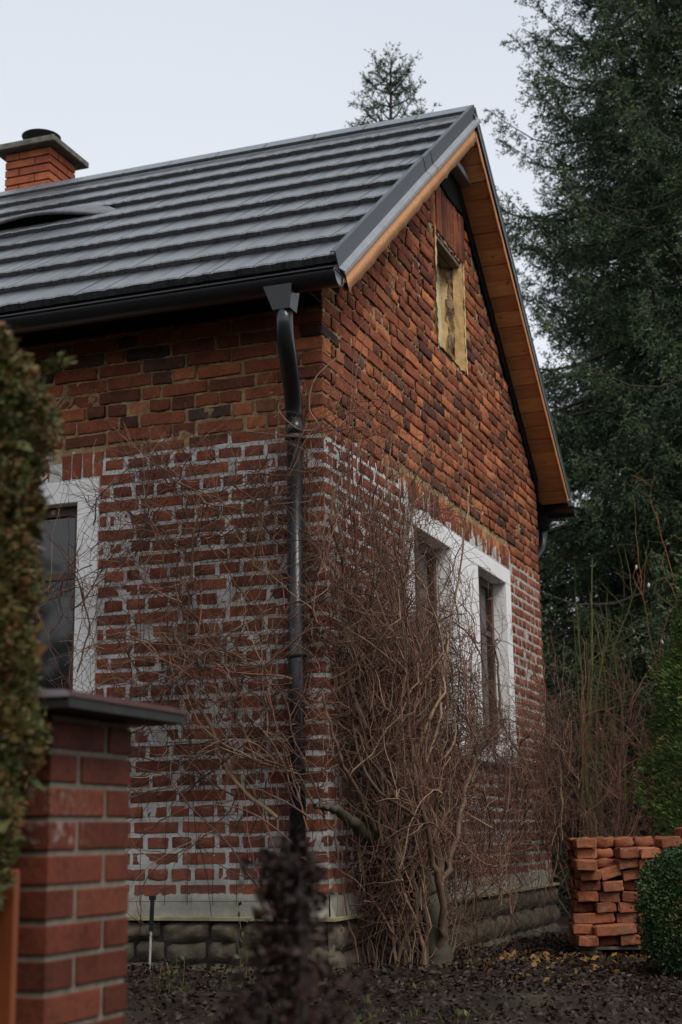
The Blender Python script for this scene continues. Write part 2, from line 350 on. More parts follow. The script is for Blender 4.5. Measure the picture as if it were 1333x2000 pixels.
# mortar sheets ------------------------------------------------
def mortar_sheet(axis, a0, a1, step=.02):
    As = np.arange(a0, a1+step*.5, step); V = []; idx = {}; F = []
    zt = 3.24 if axis == 'front' else 5.2
    Zs = np.arange(-.075, zt, step)
    ph = rng.random(6)*6
    ops = FRONT_OP if axis == 'front' else GABLE_OP
    def vid(i, j):
        if (i, j) in idx: return idx[(i, j)]
        a, z = As[i], Zs[j]
        lo = 2.42 + .05*math.sin(a*9+ph[0]) + .03*math.sin(a*23)
        d = .0030 if z < lo else .0095
        d += rng.normal()*(.0008 if z < lo else .0035) + .0012*math.sin(a*31+ph[1]+z*17)
        if z < .035: d = -.004 + rng.normal()*.002 + .004*math.sin(a*8)*math.sin(z*30+a*3)
        if axis == 'front': a = min(a, -d); V.append((a, d, z))
        else: a = max(a, d); V.append((-d, a, z))
        idx[(i, j)] = len(V)-1; return idx[(i, j)]
    for i in range(len(As)-1):
        for j in range(len(Zs)-1):
            am, zm = (As[i]+As[i+1])/2, (Zs[j]+Zs[j+1])/2
            if inside(am, zm, ops): continue
            if axis == 'gable' and Zs[j+1] > walltop(am)-.01: continue
            q = (vid(i, j), vid(i+1, j), vid(i+1, j+1), vid(i, j+1)); F.append(q if axis == 'front' else q)
    o = link('mortar', fastmesh('mortar', V, F, smooth=True), None, M['mortar']); H(o)
    o['label'] = 'white lime pointing below and raw ochre clay joints above, %s wall' % ('eave side' if axis == 'front' else 'gable')
mortar_sheet('front', -3.7, 0.0); mortar_sheet('gable', 0.0, HW-.03)

# brick meshes -------------------------------------------------
def brick_arrays(L, Hh, D, seed, wear=1.0):
    """brick along X centred, depth 0..D along +Y, centred in Z. Rounded worn edges, 8-point section, 5 stations"""
    r = np.random.default_rng(seed)
    ch = .005*wear
    sect = np.array([(-Hh/2+ch, 0), (-Hh/2+ch*.3, ch*.4), (-Hh/2, ch), (-Hh/2, D), (Hh/2, D), (Hh/2, ch), (Hh/2-ch*.3, ch*.4), (Hh/2-ch, 0)])   # z, y
    xs_ = [-L/2, -L/2+ch, r.uniform(-.2, .2)*L, L/2-ch, L/2]
    V = []; F = []
    k = len(sect)
    for si, x in enumerate(xs_):
        endf = si in (0, 4)
        tz, ty = r.normal()*.0022*wear, r.normal()*.0012*wear
        for (z, y) in sect:
            zz = z*(1-(ch*1.1/(Hh/2) if endf else 0)); yy = y
            if y < D*.5:
                yy = y + (ch if endf else 0) + ty + r.normal()*.0010*wear; zz += tz + r.normal()*.0012*wear
            V.append((x + (r.normal()*.0018*wear if y < D*.5 else 0), yy, zz))
    for s in range(4):
        for i in range(k):
            F.append((s*k+i, s*k+(i+1) % k, (s+1)*k+(i+1) % k, (s+1)*k+i))
    V = np.array(V); F = np.array(F)
    caps = [tuple(range(k)), tuple(reversed(range(4*k, 5*k)))]
    return V, F, caps
def brick_mesh(L, Hh, D, seed, mat, wear=1.0):
    V, F, caps = brick_arrays(L, Hh, D, seed, wear)
    me = bpy.data.meshes.new('brick'); me.from_pydata([tuple(v) for v in V], [], [tuple(int(i) for i in f) for f in F] + caps); me.update(); me.materials.append(mat); return me
_bm = {}
def get_brick(L, Hh, D, matkey, wear=1.0, nvar=5):
    key = (round(L, 2), round(Hh, 3), round(D, 2), matkey, random.randrange(nvar), wear)
    if key not in _bm: _bm[key] = brick_mesh(L, Hh, D, hash(key[:3]+(key[4],)) % 99991, M[matkey], wear)
    return _bm[key]
def project_size(p, l):
    d = Vector(p) - CAM; z = d.dot(fwd)
    if z <= 0: return 0, (0, 0)
    u, v = 666.5 + F_PX*d.dot(cx_)/z, 1000 - F_PX*d.dot(cy_)/z
    return l*F_PX/z, (u, v)
# layout: list of (axis, a_center, z_center, L, Hh, D, protrude, tilt, vertical)
bricks = []
def lay_course(axis, j, zc, amax, stretch):
    up = zc > 2.42
    s = 1 if axis == 'gable' else -1
    a = 0.0; first = True
    HS, SS = .1345, .276
    while a < amax:
        if first:
            L = SS if stretch else HS
        elif up:
            L = random.choices((SS, HS), (.5, .5))[0]
        else:
            L = SS if stretch else HS
        if first and not stretch: pass
        if (not first) and (not stretch) and a < .16: L = .07
        Lj = L + (random.gauss(0, .006) if not first else 0)
        jt = random.uniform(.017, .025) if not up else random.uniform(.012, .024)
        a1 = a + Lj - jt
        if first: a1 = a + L - jt*.5
        ac = s*(a+a1)/2
        hh = C_ - (random.uniform(.0185, .0235) if not up else random.uniform(.010, .017))
        pr = random.gauss(0, .0012) if not up else random.gauss(.001, .0035)
        tilt = random.gauss(0, .004) if not up else random.gauss(0, .012)
        bricks.append([axis, ac, zc + random.gauss(0, .0012 if not up else .0025), a1-a, hh, .10, pr, tilt, first, stretch])
        a = a + Lj; first = False
ncs = int((5.1-Z0)/C_)
for j in range(ncs):
    zc = Z0 + (j+.5)*C_
    if zc < 3.26: lay_course('front', j, zc, 3.7, j % 2 == 0)
    lay_course('gable', j, zc, HW, j % 2 == 1)
def clipped(b):
    axis, ac, zc, L, hh = b[:5]; ops = FRONT_OP if axis == 'front' else GABLE_OP
    out_ = [(ac-L/2, ac+L/2)]
    for o in ops:
        if o[2]-.02 < zc < o[3]+.02:
            nw = []
            for (p, q) in out_:
                if q <= o[0] or p >= o[1]: nw.append((p, q))
                else:
                    if p < o[0]-.03: nw.append((p, o[0]-.004))
                    if q > o[1]+.03: nw.append((o[1]+.004, q))
            out_ = nw
    # arches of soldier bricks replace the courses above openings
    for (s0, s1, z0, z1) in SOLD[axis]:
        if z0-.01 < zc < z1+.01:
            nw = []
            for (p, q) in out_:
                if q <= s0 or p >= s1: nw.append((p, q))
                else:
                    if p < s0-.03: nw.append((p, s0-.01))
                    if q > s1+.03: nw.append((s1+.01, q))
            out_ = nw
    return out_
SOLD = {'front': [(-2.72, -1.30, 2.255, 2.415)], 'gable': [(1.30, 4.05, 2.30, 2.47), (2.10, 2.98, 4.395, 4.775)]}
placed = []
for b in bricks:
    for (p, q) in clipped(b):
        if q-p < .03: continue
        c = list(b); c[1] = (p+q)/2; c[3] = q-p
        if b[0] == 'gable':
            lim = min(walltop(p), walltop(q))
            if c[2]+c[4]/2 > lim:
                if c[2]-c[4]/2 > lim: continue
                # shorten against the slope
                ok = False
                for t in range(6):
                    if c[1] < RIDGE_Y: c[1] += .018
                    else: c[1] -= .018
                    c[3] -= .036
                    if c[3] < .04: break
                    if c[2]+c[4]*.2 < min(walltop(c[1]-c[3]/2), walltop(c[1]+c[3]/2)): ok = True; break
                if not ok: continue
            if q > HW: c[1] = (p+HW-.002)/2; c[3] = HW-.002-p
            if c[3] < .03: continue
        if not b[8] or abs((q-p)-b[3]) > .001: c[8] = False
        placed.append(c)
for axis, L4 in SOLD.items():
    for (s0, s1, z0, z1) in L4:
        a = s0+.005; w = .0675 if axis == 'front' else (.068 if z1 < 3 else .072)
        while a < s1-.04:
            placed.append([axis, a+w/2, (z0+z1)/2+random.gauss(0, .003), w-.011, z1-z0-.012, .10, random.gauss(.0, .003), random.gauss(0, .012), False, 'v'])
            a += w
ranked = []
for i, b in enumerate(placed):
    axis, ac, zc, L_ = b[:4]
    p = (ac, 0, zc) if axis == 'front' else (0, ac, zc)
    px, (u, v) = project_size(p, 1)
    if axis == 'front': area = px*L_*.85*px*b[4]
    else: area = px*L_*.5*px*b[4]
    vis = -10 < u < 1343 and -10 < v < 1990
    if axis == 'front' and (u < 105 or (v > 1350 and u < 262) or (v < 625 - .14*(u-20))): vis = False
    ranked.append((area if vis else 0, i))
ranked.sort(reverse=True); solo = set(i for a_, i in ranked[:298])
sV = []; sF = []; sC = []; sR = []; nb = 0
for i, b in enumerate(placed):
    axis, ac, zc, L_, hh, D, pr, tilt, corner, st = b
    vert = st == 'v'; depth = D
    if corner and axis == 'front':        # a corner brick is one body shown on both walls
        depth = .122 if st else .262
    if corner and axis == 'gable': continue
    Lx, Hx = (hh, L_) if vert else (L_, hh)
    wear = .75 if zc < 2.42 else 1.0
    if axis == 'front': mat = Matrix.Translation((ac, -pr, zc)) @ Matrix.Rotation(tilt, 4, 'Y')
    else: mat = Matrix.Translation((pr, ac, zc)) @ Matrix.Rotation(math.pi/2, 4, 'Z') @ Matrix.Rotation(tilt, 4, 'Y')
    if vert: mat = mat @ Matrix.Rotation(math.pi/2, 4, 'Y')
    if i in solo:
        me = get_brick(round(Lx/.012)*.012, round(Hx/.003)*.003, depth, 'brick', wear, 3)
        o = bpy.data.objects.new('brick', me); COL.objects.link(o); o.parent = house
        o.matrix_local = Matrix.Translation(-Vector(house.location)) @ mat
    else:
        V, F, caps = brick_arrays(Lx, Hx, depth, i, wear)
        m3 = np.array(mat); V = V @ m3[:3, :3].T + m3[:3, 3]
        sV.append(V); sF.append(F+nb); 
        for c in caps:
            sC.append(((np.array([(c[0], c[k], c[k+1], c[k+2]) for k in (1, 3, 5)])) + nb))
        nb += len(V); sR.append(np.full(len(V), random.random()))
o = link('brickwork', fastmesh('brickwork', np.concatenate(sV), np.concatenate(sF+sC), {'rnd': np.concatenate(sR)}), None, M['brick_stuff']); H(o); o['kind'] = 'stuff'
print('bricks', len(placed), 'solo', len(solo))

# plinth ------------------------------------------------------------
def rough_blocks(axis, a0, a1, z0, z1, name):
    rows = 4; a_ = []
    for r_ in range(rows):
        zz0 = z0 + (z1-z0)*r_/rows; zz1 = z0 + (z1-z0)*(r_+1)/rows; a = a0 - random.random()*.2; zo = random.random()*6
        while a < a1:
            w = random.uniform(.16, .34); b0, b1 = max(a, a0), min(a+w-.012, a1)
            if b1-b0 > .05:
                n_ = 6; V = []; F = []
                for i in range(n_+1):
                    for j in range(5):
                        s, t = i/n_, j/4; edge = min(s, 1-s, t, 1-t)
                        d = .016 + min(edge*6, 1)*.018*(.6+.8*((i*7+j*3) % 5)/5) + rng.normal()*.007
                        if edge == 0: d = .004
                        A = b0+(b1-b0)*s; Z = zz0+.004+(zz1-zz0-.008)*t + .007*math.sin(A*17+zo)*(1 if zz0 > z0 else .3)*(0 if (r_ == rows-1 and t > .5) else 1)
                        V.append((A, -d, Z) if axis == 'front' else (d, A, Z))
                for i in range(n_):
                    for j in range(4): F.append((i*5+j, (i+1)*5+j, (i+1)*5+j+1, i*5+j+1))
                o = link(name, fastmesh(name, V, F, smooth=False), None, M['stone']); H(o)
            a += w
rough_blocks('front', -3.6, 0.03, -.50, -.095, 'plinth_stone')
rough_blocks('gable', -.03, HW+.03, -.66, -.095, 'plinth_stone')
m = MB(); m.box((XL, -.006, -.75), (.006, .03, -.095)); m.box((-.03, .031, -.75), (.006, HW+.004, -.095)); H(m.build('plinth', simple('plinth_joint', (.012, .010, .008), (.03, .026, .02), 10, .95)))
m = MB(); m.box((XL, -.045, -.093), (.045, .02, -.074)); m.box((-.02, .021, -.093), (.045, HW+.045, -.074))
o = H(m.build('drip_ledge', simple('ledge_lime', (.20, .17, .09), (.40, .35, .22), 10, .8), bevel=.002))

# windows --------------------------------------------------------------
def window(axis, ops_in, outer, depth, sash=True, label=None):
    """white plaster surround with one or two lights"""
    w = empty('window'); H(w)
    if label: w['label'] = label
    def P(a, d, z): return (a, d, z) if axis == 'front' else (-d, a, z)
    def bx(m, a0, a1, d0, d1, z0, z1):
        p, q = P(a0, d0, z0), P(a1, d1, z1); m.box([min(i, j) for i, j in zip(p, q)], [max(i, j) for i, j in zip(p, q)])
    o0, o1, oz0, oz1 = outer; m = MB(); A = sorted(ops_in); iz0, iz1 = A[0][2], A[0][3]
    bx(m, o0, o1, -.014, depth, oz0, iz0); bx(m, o0, o1, -.014, depth, iz1, oz1)
    cur = o0
    for (p, q, _, _) in A: bx(m, cur, p, -.014, depth, iz0, iz1); cur = q
    bx(m, cur, o1, -.014, depth, iz0, iz1)
    def lk(mm, name, mat, bev=0):
        o = mm.build(name, mat, bevel=bev); o.parent = w; return o
    w.location = (0, 0, 0); w.parent = None
    lk(m, 'surround', M['white'], .004)
    for (p, q, z0, z1) in A:
        m = MB(); t = .055; d0, d1 = depth-.06, depth-.012
        bx(m, p, p+t, d0, d1, z0, z1); bx(m, q-t, q, d0, d1, z0, z1); bx(m, p+t, q-t, d0, d1, z0, z0+t); bx(m, p+t, q-t, d0, d1, z1-t, z1)
        if q-p > .6: mid = (p+q)/2; bx(m, mid-.03, mid+.03, d0, d1, z0+t, z1-t)
        zz = z0+(z1-z0)*.68; bx(m, p+t, q-t, d0+.012, d1-.004, zz-.02, zz+.02)
        lk(m, 'frame', M['framewood'], .003)
        m = MB(); bx(m, p+t-.005, q-t+.005, depth-.035, depth-.030, z0+t-.005, z1-t+.005); lk(m, 'pane', M['glass_dark'])
    m = MB(); bx(m, o0-.02, o1+.02, -.05, .02, oz0-.02, oz0-.002); lk(m, 'sill', M['flash'], .002)
    w.parent = house; w.location = -Vector(house.location)
    return w
window('front', [(-2.62, -1.451, .90, 2.125)], (-2.75, -1.322, .78, 2.249), .12, label='white framed window on the eave side beside the hedge')
window('gable', [(1.4986, 2.318, .93, 2.166), (3.0105, 3.829, .93, 2.166)], (1.38, 3.975, .80, 2.283), .15, label='white twin window with a wide middle pier, behind the bare climber')
# attic window: raw clay reveals ------------------------------------------
w = empty('attic_window'); w['label'] = 'small attic window with raw clay reveals and pale green frame'
def lw(m, name, mat, bev=0, smooth=False): o = m.build(name, mat, bevel=bev, smooth=smooth); o.parent = w; return o
m = MB(); y0, y1, z0, z1 = 2.17, 2.905, 3.54, 4.385
def rough_strip(name, mat, fn, ni, nj, amp):
    V = []; F = []
    for i in range(ni+1):
        for j in range(nj+1):
            p = np.array(fn(i/ni, j/nj)) + rng.normal(size=3)*amp; V.append(p)
    for i in range(ni):
        for j in range(nj): F.append((i*(nj+1)+j, (i+1)*(nj+1)+j, (i+1)*(nj+1)+j+1, i*(nj+1)+j+1))
    o = link(name, fastmesh(name, V, F, smooth=True), w, mat); return o
rough_strip('reveal', M['clay'], lambda s, t: (.006-.075*s, y1-.022-.01*s, z0+(z1-z0)*t), 5, 24, .003)
rough_strip('reveal_edge', M['clay'], lambda s, t: (.010, y1-.022+.03*s, z0+(z1-z0)*t), 2, 24, .0025)
rough_strip('broken_clay', M['clay_rough'], lambda s, t: (-.066-.042*s, y1-.035-.03*s+.02*math.sin(t*19), z0+(z1-z0)*t), 4, 26, .008)
rough_strip('inner_reveal', M['clay'], lambda s, t: (-.105-.045*s, y1-.055-.02*s, z0+(z1-z0)*t), 4, 20, .003)
rough_strip('reveal', M['clay'], lambda s, t: (.008-.26*s, y0+.02, z0+(z1-z0)*t), 5, 24, .003)
rough_strip('reveal_edge', M['clay'], lambda s, t: (.012, y0-.005+.025*s, z0-.02+(z1-z0+.05)*t), 2, 24, .005)
rough_strip('sill', M['clay_rough'], lambda s, t: (.004-.26*s, y0+(y1-y0)*t, z0+.01), 5, 12, .006)
for k in range(4):
    m = MB(); xx = -.015-.062*k; m.box((xx-.055, y0, z1-.03-.012*random.random()), (xx, y1, z1+.004)); lw(m, 'lintel_board', M['pallet'], .004)
m = MB(); m.box((-.21, y0+.02, z0), (-.15, y0+.09, z1-.03)); m.box((-.21, y1-.14, z0), (-.15, y1-.02, z1-.03)); m.box((-.21, y0+.09, z1-.11), (-.15, y1-.14, z1-.03)); m.box((-.21, y0+.09, z0), (-.15, y1-.14, z0+.08))
lw(m, 'frame', M['greenframe'], .004)
m = MB(); m.box((-.232, y0+.1, z0+.07), (-.226, y1-.13, z1-.1)); lw(m, 'pane', M['glass_dark'])
w.parent = house; w.location = -Vector(house.location)

# roof -------------------------------------------------------------------
def RP(x, s, h, side=0):
    """point on the roof slope: s along the slope from the eave edge, h above it"""
    y = -YV + s*COSR - h*SINR; z = ZE + s*SINR + h*COSR
    return (x, y if side == 0 else HW - y, z)
SMAX = (RIDGE_Y + YV)/COSR
roof = empty('roof'); roof['label'] = 'dark anthracite shingle roof'
def R_(o): o.parent = roof; return o
for side in (0, 1):
    m = MB()
    pr_ = [RP(XL-.2, 0, -.004, side), RP(XL-.2, SMAX, -.004, side), RP(XL-.2, SMAX-.08, -.105, side), RP(XL-.2, 0, -.105, side)]
    m.prism(pr_, (-XL+.2+.19, 0, 0)); R_(m.build('roof_deck', M['membrane']))
PITCH_R = .402
sh = []
for k in range(9):
    x = OX-.012; s0 = -.03 + k*PITCH_R if k else -.03
    while x > -5.6:
        wd = random.choice((.07, .105, .105, .14, .175, .21)); x0 = x-wd+.003
        sh.append((k, x0, x, s0 + random.gauss(0, .0004), random.gauss(0, .0004))); x -= wd
def shingle_arrays(wd, L_, th, seed):
    r = np.random.default_rng(seed); nn = max(2, int(round(wd/.035)))
    V = []; F = []
    xs_ = np.linspace(0, wd, nn+1)
    for i, x in enumerate(xs_):
        edge = i in (0, nn); d = 0 if not edge else -.004
        j1 = r.choice([0, 0, -.0006, -.0014]); js = r.normal()*.0004
        V += [(x, js, .0), (x, js-.002, th*.85+j1+d), (x, .006+js, th+j1+d), (x, L_, .006+j1*.5+d*.5), (x, L_, -.002)]
    for i in range(nn):
        for a, b in ((0, 1), (1, 2), (2, 3), (3, 4), (4, 0)): F.append((i*5+a, (i+1)*5+a, (i+1)*5+b, i*5+b))
    V = np.array(V)
    F.append((0, 1, 2, 4)); F.append((2, 3, 4, 4)); e = nn*5; F.append((e+4, e+2, e+1, e)); F.append((e+4, e+4, e+3, e+2))
    return V, F
basis = np.array([(1, 0, 0), (0, COSR, -SINR), (0, SINR, COSR)])   # columns: x, slope, normal
rank = sorted(range(len(sh)), key=lambda i: -(lambda r_: r_[0]**2*(sh[i][2]-sh[i][1]) if -20 < r_[1][0] < 1353 else 0)(project_size(RP((sh[i][1]+sh[i][2])/2, sh[i][3]+.2, 0), 1)))
solo_s = set(rank[:298]); smesh = {}; aV = []; aF = []; aR = []; nb = 0
RM = Matrix(((1, 0, 0, 0), (0, COSR, -SINR, 0), (0, SINR, COSR, 0), (0, 0, 0, 1)))
for i, (k, x0, x1, s0, dh) in enumerate(sh):
    wd = x1-x0; base = RP(x0, s0, dh); L_ = PITCH_R + (.03 if k else .03) + .02
    if i in solo_s:
        key = (round(wd, 2), random.randrange(4))
        if key not in smesh:
            V, F = shingle_arrays(wd, L_, .046, hash(key) % 9973)
            me = bpy.data.meshes.new('shingle'); me.from_pydata([tuple(v) for v in V], [], [tuple(dict.fromkeys(f)) for f in F]); me.update(); me.materials.append(M['shingle']); smesh[key] = me
        o = bpy.data.objects.new('shingle', smesh[key]); COL.objects.link(o); o.matrix_local = Matrix.Translation(base) @ RM; R_(o)
    else:
        V, F = shingle_arrays(wd, L_, .046, i); V = V @ basis.T + np.array(base)
        F = [f if len(set(f)) == 4 else (f[0], f[1], f[2], f[2]) for f in F if len(set(f)) == 4]
        aV.append(V); aF.append(np.array(F)+nb); nb += len(V); aR.append(np.full(len(V), random.random()))
if aV:
  o = R_(link('shingles', fastmesh('shingles', np.concatenate(aV), np.concatenate(aF), {'rnd': np.concatenate(aR)}), None, M['shingle_stuff'])); o['kind'] = 'stuff'
# far part and the back slope as stepped courses
m = MB()
for side, xa, xb in ((0, XL-.2, -5.6), (1, XL-.2, OX-.012)):
    for k in range(9):
        s0 = -.03+k*PITCH_R
        m.prism([RP(xa, s0, 0, side), RP(xa, s0, .034, side), RP(xa, s0+PITCH_R+.03, .006, side), RP(xa, s0+PITCH_R+.03, 0, side)], (xb-xa, 0, 0))
o = R_(m.build('shingle_courses', M['shingle_stuff'])); o['kind'] = 'stuff'
x = OX-.01
while x > XL-.2:
    m = MB(); x0 = x-.395
    for side in (0, 1): m.prism([RP(x0, SMAX-.13, .030, side), RP(x0, SMAX-.13, .055, side), RP(x0, SMAX+.012, .062, side), RP(x0, SMAX, .030, side)], (.388, 0, 0))
    R_(m.build('ridge_tile', M['shingle'], bevel=.002)); x -= .395
# verge flashing: three lengths per slope with overlapped seams
for side in (0, 1):
    for (s0, s1, e) in ((-.05, 2.02, 0), (1.98, 2.20, .003), (2.17, SMAX+.02, .006)):
        m = MB(); X = OX+e; lx = .026 if side == 0 else .012
        m.prism([RP(X-.03, s0, .060, side), RP(X, s0, .060, side), RP(X, s0, -.028, side), RP(X-.006, s0, -.028, side), RP(X-.006, s0, .054, side), RP(X-.03, s0, .054, side)],
                Vector(RP(X, s1, 0, side))-Vector(RP(X, s0, 0, side)))
        R_(m.build('verge_flashing', M['flash']))
        m = MB(); m.prism([RP(X, s0, -.028, side), RP(X+lx, s0, -.052, side), RP(X+lx, s0, -.070, side), RP(X+lx-.005, s0, -.070, side), RP(X+lx-.005, s0, -.055, side), RP(X-.004, s0, -.031, side)],
                Vector(RP(X, s1, 0, side))-Vector(RP(X, s0, 0, side)))
        R_(m.build('flashing_lip', M['flash_light']))  # paler tone than the flashing paints in light from the sky
# verge batten, rough underside
for side in (0, 1):
    n_ = 60; V = []; F = []
    for i in range(n_+1):
        s = .02 + (SMAX-.10-.02)*i/n_; dz = (-.178 if side == 0 else -.142) + rng.normal()*.003 + .004*math.sin(i*1.3)
        for (xx, h) in ((OX-(.035 if side == 0 else .004), -.08), (OX+.002, -.08), (OX+.002, dz), (OX-(.035 if side == 0 else .004), dz+.002)): V.append(RP(xx, s, h, side))
    for i in range(n_):
        for k in range(4): F.append((i*4+k, i*4+(k+1) % 4, (i+1)*4+(k+1) % 4, (i+1)*4+k))
    R_(link('verge_board', fastmesh('verge_board', V, F), None, M['wood']))
# soffit boards, one by one
bw = .142; nbrd = int((SMAX-.06)/bw)
bm_ = []
for v_ in range(4):
    m = MB(); wv = bw-.004-.002*v_; m.prism([(0, 0, 0), (OX+.014, 0, 0), (OX+.014, wv, 0), (0, wv, 0)], (0, 0, .018)); me = m.mesh('soffit_board', bevel=.0015); me.materials.append(M['wood']); bm_.append(me)
for side in (0, 1):
    for k in range(nbrd):
        s = .015 + k*bw; b0 = Vector(RP(-.02, s, -.128+random.gauss(0, .0012), side))
        o = bpy.data.objects.new('soffit_board', random.choice(bm_)); COL.objects.link(o)
        if side == 0: mm = Matrix.Translation(b0) @ RM
        else: mm = Matrix.Translation(b0) @ Matrix(((1, 0, 0, 0), (0, -COSR, SINR, 0), (0, SINR, COSR, 0), (0, 0, 0, 1)))
        o.matrix_local = mm; R_(o)
# eave boxing, fascia
for side in (0, 1):
    m = MB(); yy0, yy1 = (-.30, -.001) if side == 0 else (HW+.001, HW+.30)
    m.box((XL-.2, yy0, 3.075), (-.004, yy1, 3.09)); R_(m.build('eave_soffit', M['membrane']))
    m = MB(); f0, f1 = (-.322, -.301) if side == 0 else (HW+.301, HW+.322)
    m.box((XL-.2, f0, 3.065), (OX-.01, f1, 3.165)); R_(m.build('fascia', M['black'], bevel=.002))
# eyebrow vent -------------------------------------------------------------
V = []; F = []; n_ = 40; XA, XB = -3.62, -1.98; sfront = 2.16
for i in range(n_+1):
    t = i/n_; x = XA+(XB-XA)*t; hmp = .105*math.sin(math.pi*t**1.25)**1.4
    for (ss, h) in ((sfront, .016+hmp), (sfront-.008, .004+hmp), (sfront-.012, hmp-.012), (sfront+.02, hmp-.012)): V.append(RP(x, ss, h))
    V.append(RP(x, sfront+.012+.42*min(1, hmp/.07), .030+hmp*.05))
for i in range(n_):
    a = i*5; b = a+5
    for p, q in ((0, 1), (1, 2), (2, 3), (4, 0)): F.append((a+p, b+p, b+q, a+q))
R_(link('eyebrow_vent', fastmesh('eyebrow_vent', V, F, smooth=False), None, M['shingle']))
V = []; F = []
for i in range(n_+1):
    t = i/n_; x = XA+(XB-XA)*t; hmp = .105*math.sin(math.pi*t**1.25)**1.4
    V += [RP(x, sfront+.05, hmp-.002), RP(x, sfront+.05, .0)]
for i in range(n_): F.append((i*2, i*2+2, i*2+3, i*2+1))
R_(link('vent_shade', fastmesh('vent_shade', V, F), None, M['membrane']))  # black sheet stands in for the shade inside the vent opening
roof.parent = house; roof.location = -Vector(house.location)
# black membrane between wall and far soffit; ridge collar board -----------
m = MB()
for a, b_, off in ((RIDGE_Y, HW+.0, .07),):
    m.prism([(.004, a, walltop(a+.001)-.05), (.004, b_, walltop(b_)-.06), (.004, b_, roofz(b_)-.11), (.004, a, roofz(a)-.11)], (.014, 0, 0))
m.prism([(.003, 2.16, 4.80), (.003, RIDGE_Y, 4.76), (.003, 3.02, 4.78), (.003, 3.02, 4.96), (.003, RIDGE_Y, 5.25), (.003, 2.16, 4.95)], (.012, 0, 0))
H(m.build('membrane_strip', M['membrane']))
m = MB(); m.box((.02, 2.30, 4.97), (.10, 3.00, 5.02)); o = H(m.build('collar_board', M['flash_light'], bevel=.003)); o['label'] = 'grey metal clad board stub under the ridge'

# gutters and pipes -----------------------------------------------------------
def gutter(yc, x0, x1, zt, r, name='gutter'):
    V = []; F = []; prof = []
    for k in range(13):
        a = math.pi + math.pi*k/12; prof.append((yc+r*math.cos(a), zt+r*math.sin(a)))
    prof = [(yc-r-.010, zt-.004), (yc-r-.012, zt+.008), (yc-r, zt+.010)] + prof
    inner = [(yc + (p-yc)*.955, zt + (q-zt)*.955) for p, q in prof[3:]][::-1]
    full = prof + inner; k_ = len(full)
    for x in (x0, x1):
        for (y, z) in full: V.append((x, y, z))
    F = [(i, (i+1) % k_, k_+(i+1) % k_, k_+i) for i in range(k_)]
    return link(name, fastmesh(name, V, F, smooth=False), None, M['black'])
G = H(gutter(-.415, XL, .245, 3.066, .072)); 
m = MB(); pts = [(.232, -.415+.068*math.cos(math.pi+math.pi*k/14), 3.066+.068*math.sin(math.pi+math.pi*k/14)) for k in range(15)]
m.prism(pts, (.004, 0, 0)); ec = m.build('end_cap', M['flash_light']); ec.parent = G; ec.location = (0, 0, 0)  # pale tone paints in the reflection on the cap face
rim = MB(); rp = [(.2455, -.415+.071*math.cos(math.pi+math.pi*k/16), 3.066+.071*math.sin(math.pi+math.pi*k/16)) for k in range(17)]
rim.tube([rp[-1]]+[(.2455, -.344-.001*k, 3.066) for k in ()]+rp[::-1][1:]+[rp[-1]], .0045, 8); r_ = rim.build('end_rim', M['black'], smooth=True); r_.parent = G
G2 = H(gutter(HW+.415, XL, .245, 3.066, .072)); 
def pipe(flip):
    f = (lambda y: y) if not flip else (lambda y: HW-y)
    w = empty('downpipe')
    def lw2(m, n, mt=M['black'], sm=True): o = m.build(n, mt, smooth=sm); o.parent = w; return o
    m = MB(); m.prism([(-.145, f(-.47), 3.035), (.015, f(-.47), 3.035), (.015, f(-.36), 3.035), (-.145, f(-.36), 3.035)], (0, 0, .012))
    b = len(m.v)
    top = [(-.145, f(-.475)), (.015, f(-.475)), (.015, f(-.36)), (-.145, f(-.36))]; bot = [(-.095, f(-.462)), (-.0, f(-.462)), (-.0, f(-.372)), (-.095, f(-.372))]
    m.v += [(*p, 3.036) for p in top] + [(*p, 2.90) for p in bot]; m.f += [(b, b+1, b+5, b+4), (b+1, b+2, b+6, b+5), (b+2, b+3, b+7, b+6), (b+3, b, b+4, b+7), (b+4, b+5, b+6, b+7)]
    lw2(m, 'outlet', M['black'], False)
    path = [(-.048, f(-.417), 2.93), (-.05, f(-.415), 2.84), (-.054, f(-.395), 2.77), (-.064, f(-.34), 2.70)] + [(-.064-.06*t, f(-.34+.22*t), 2.70-.17*t) for t in (.33, .66, 1)] + [(-.128, f(-.095), 2.47), (-.129, f(-.09), 2.40)]
    m = MB(); m.tube(path, .045, 24); lw2(m, 'elbow')
    m = MB(); m.tube([(-.129, f(-.09), 2.42), (-.126, f(-.09), -.36)], .0425, 24); lw2(m, 'pipe')
    m = MB(); m.tube([(-.129, f(-.09), 2.43), (-.129, f(-.09), 2.33)], .048, 24); lw2(m, 'collar')
    for z in (2.33, 1.2, .1):
        m = MB(); m.tube([(-.129+.003*(2.33-z), f(-.09), z-.014), (-.129, f(-.09), z+.014)], .050, 20); m.box((-.137, min(f(-.05), f(.02)), z-.01), (-.12, max(f(-.05), f(.02)), z+.01)); m.tube([(-.075, f(-.09), z), (-.066, f(-.09), z)], .01, 8); lw2(m, 'clamp', M['iron'])
    w.parent = house; w.location = -Vector(house.location)
pipe(False); pipe(True)

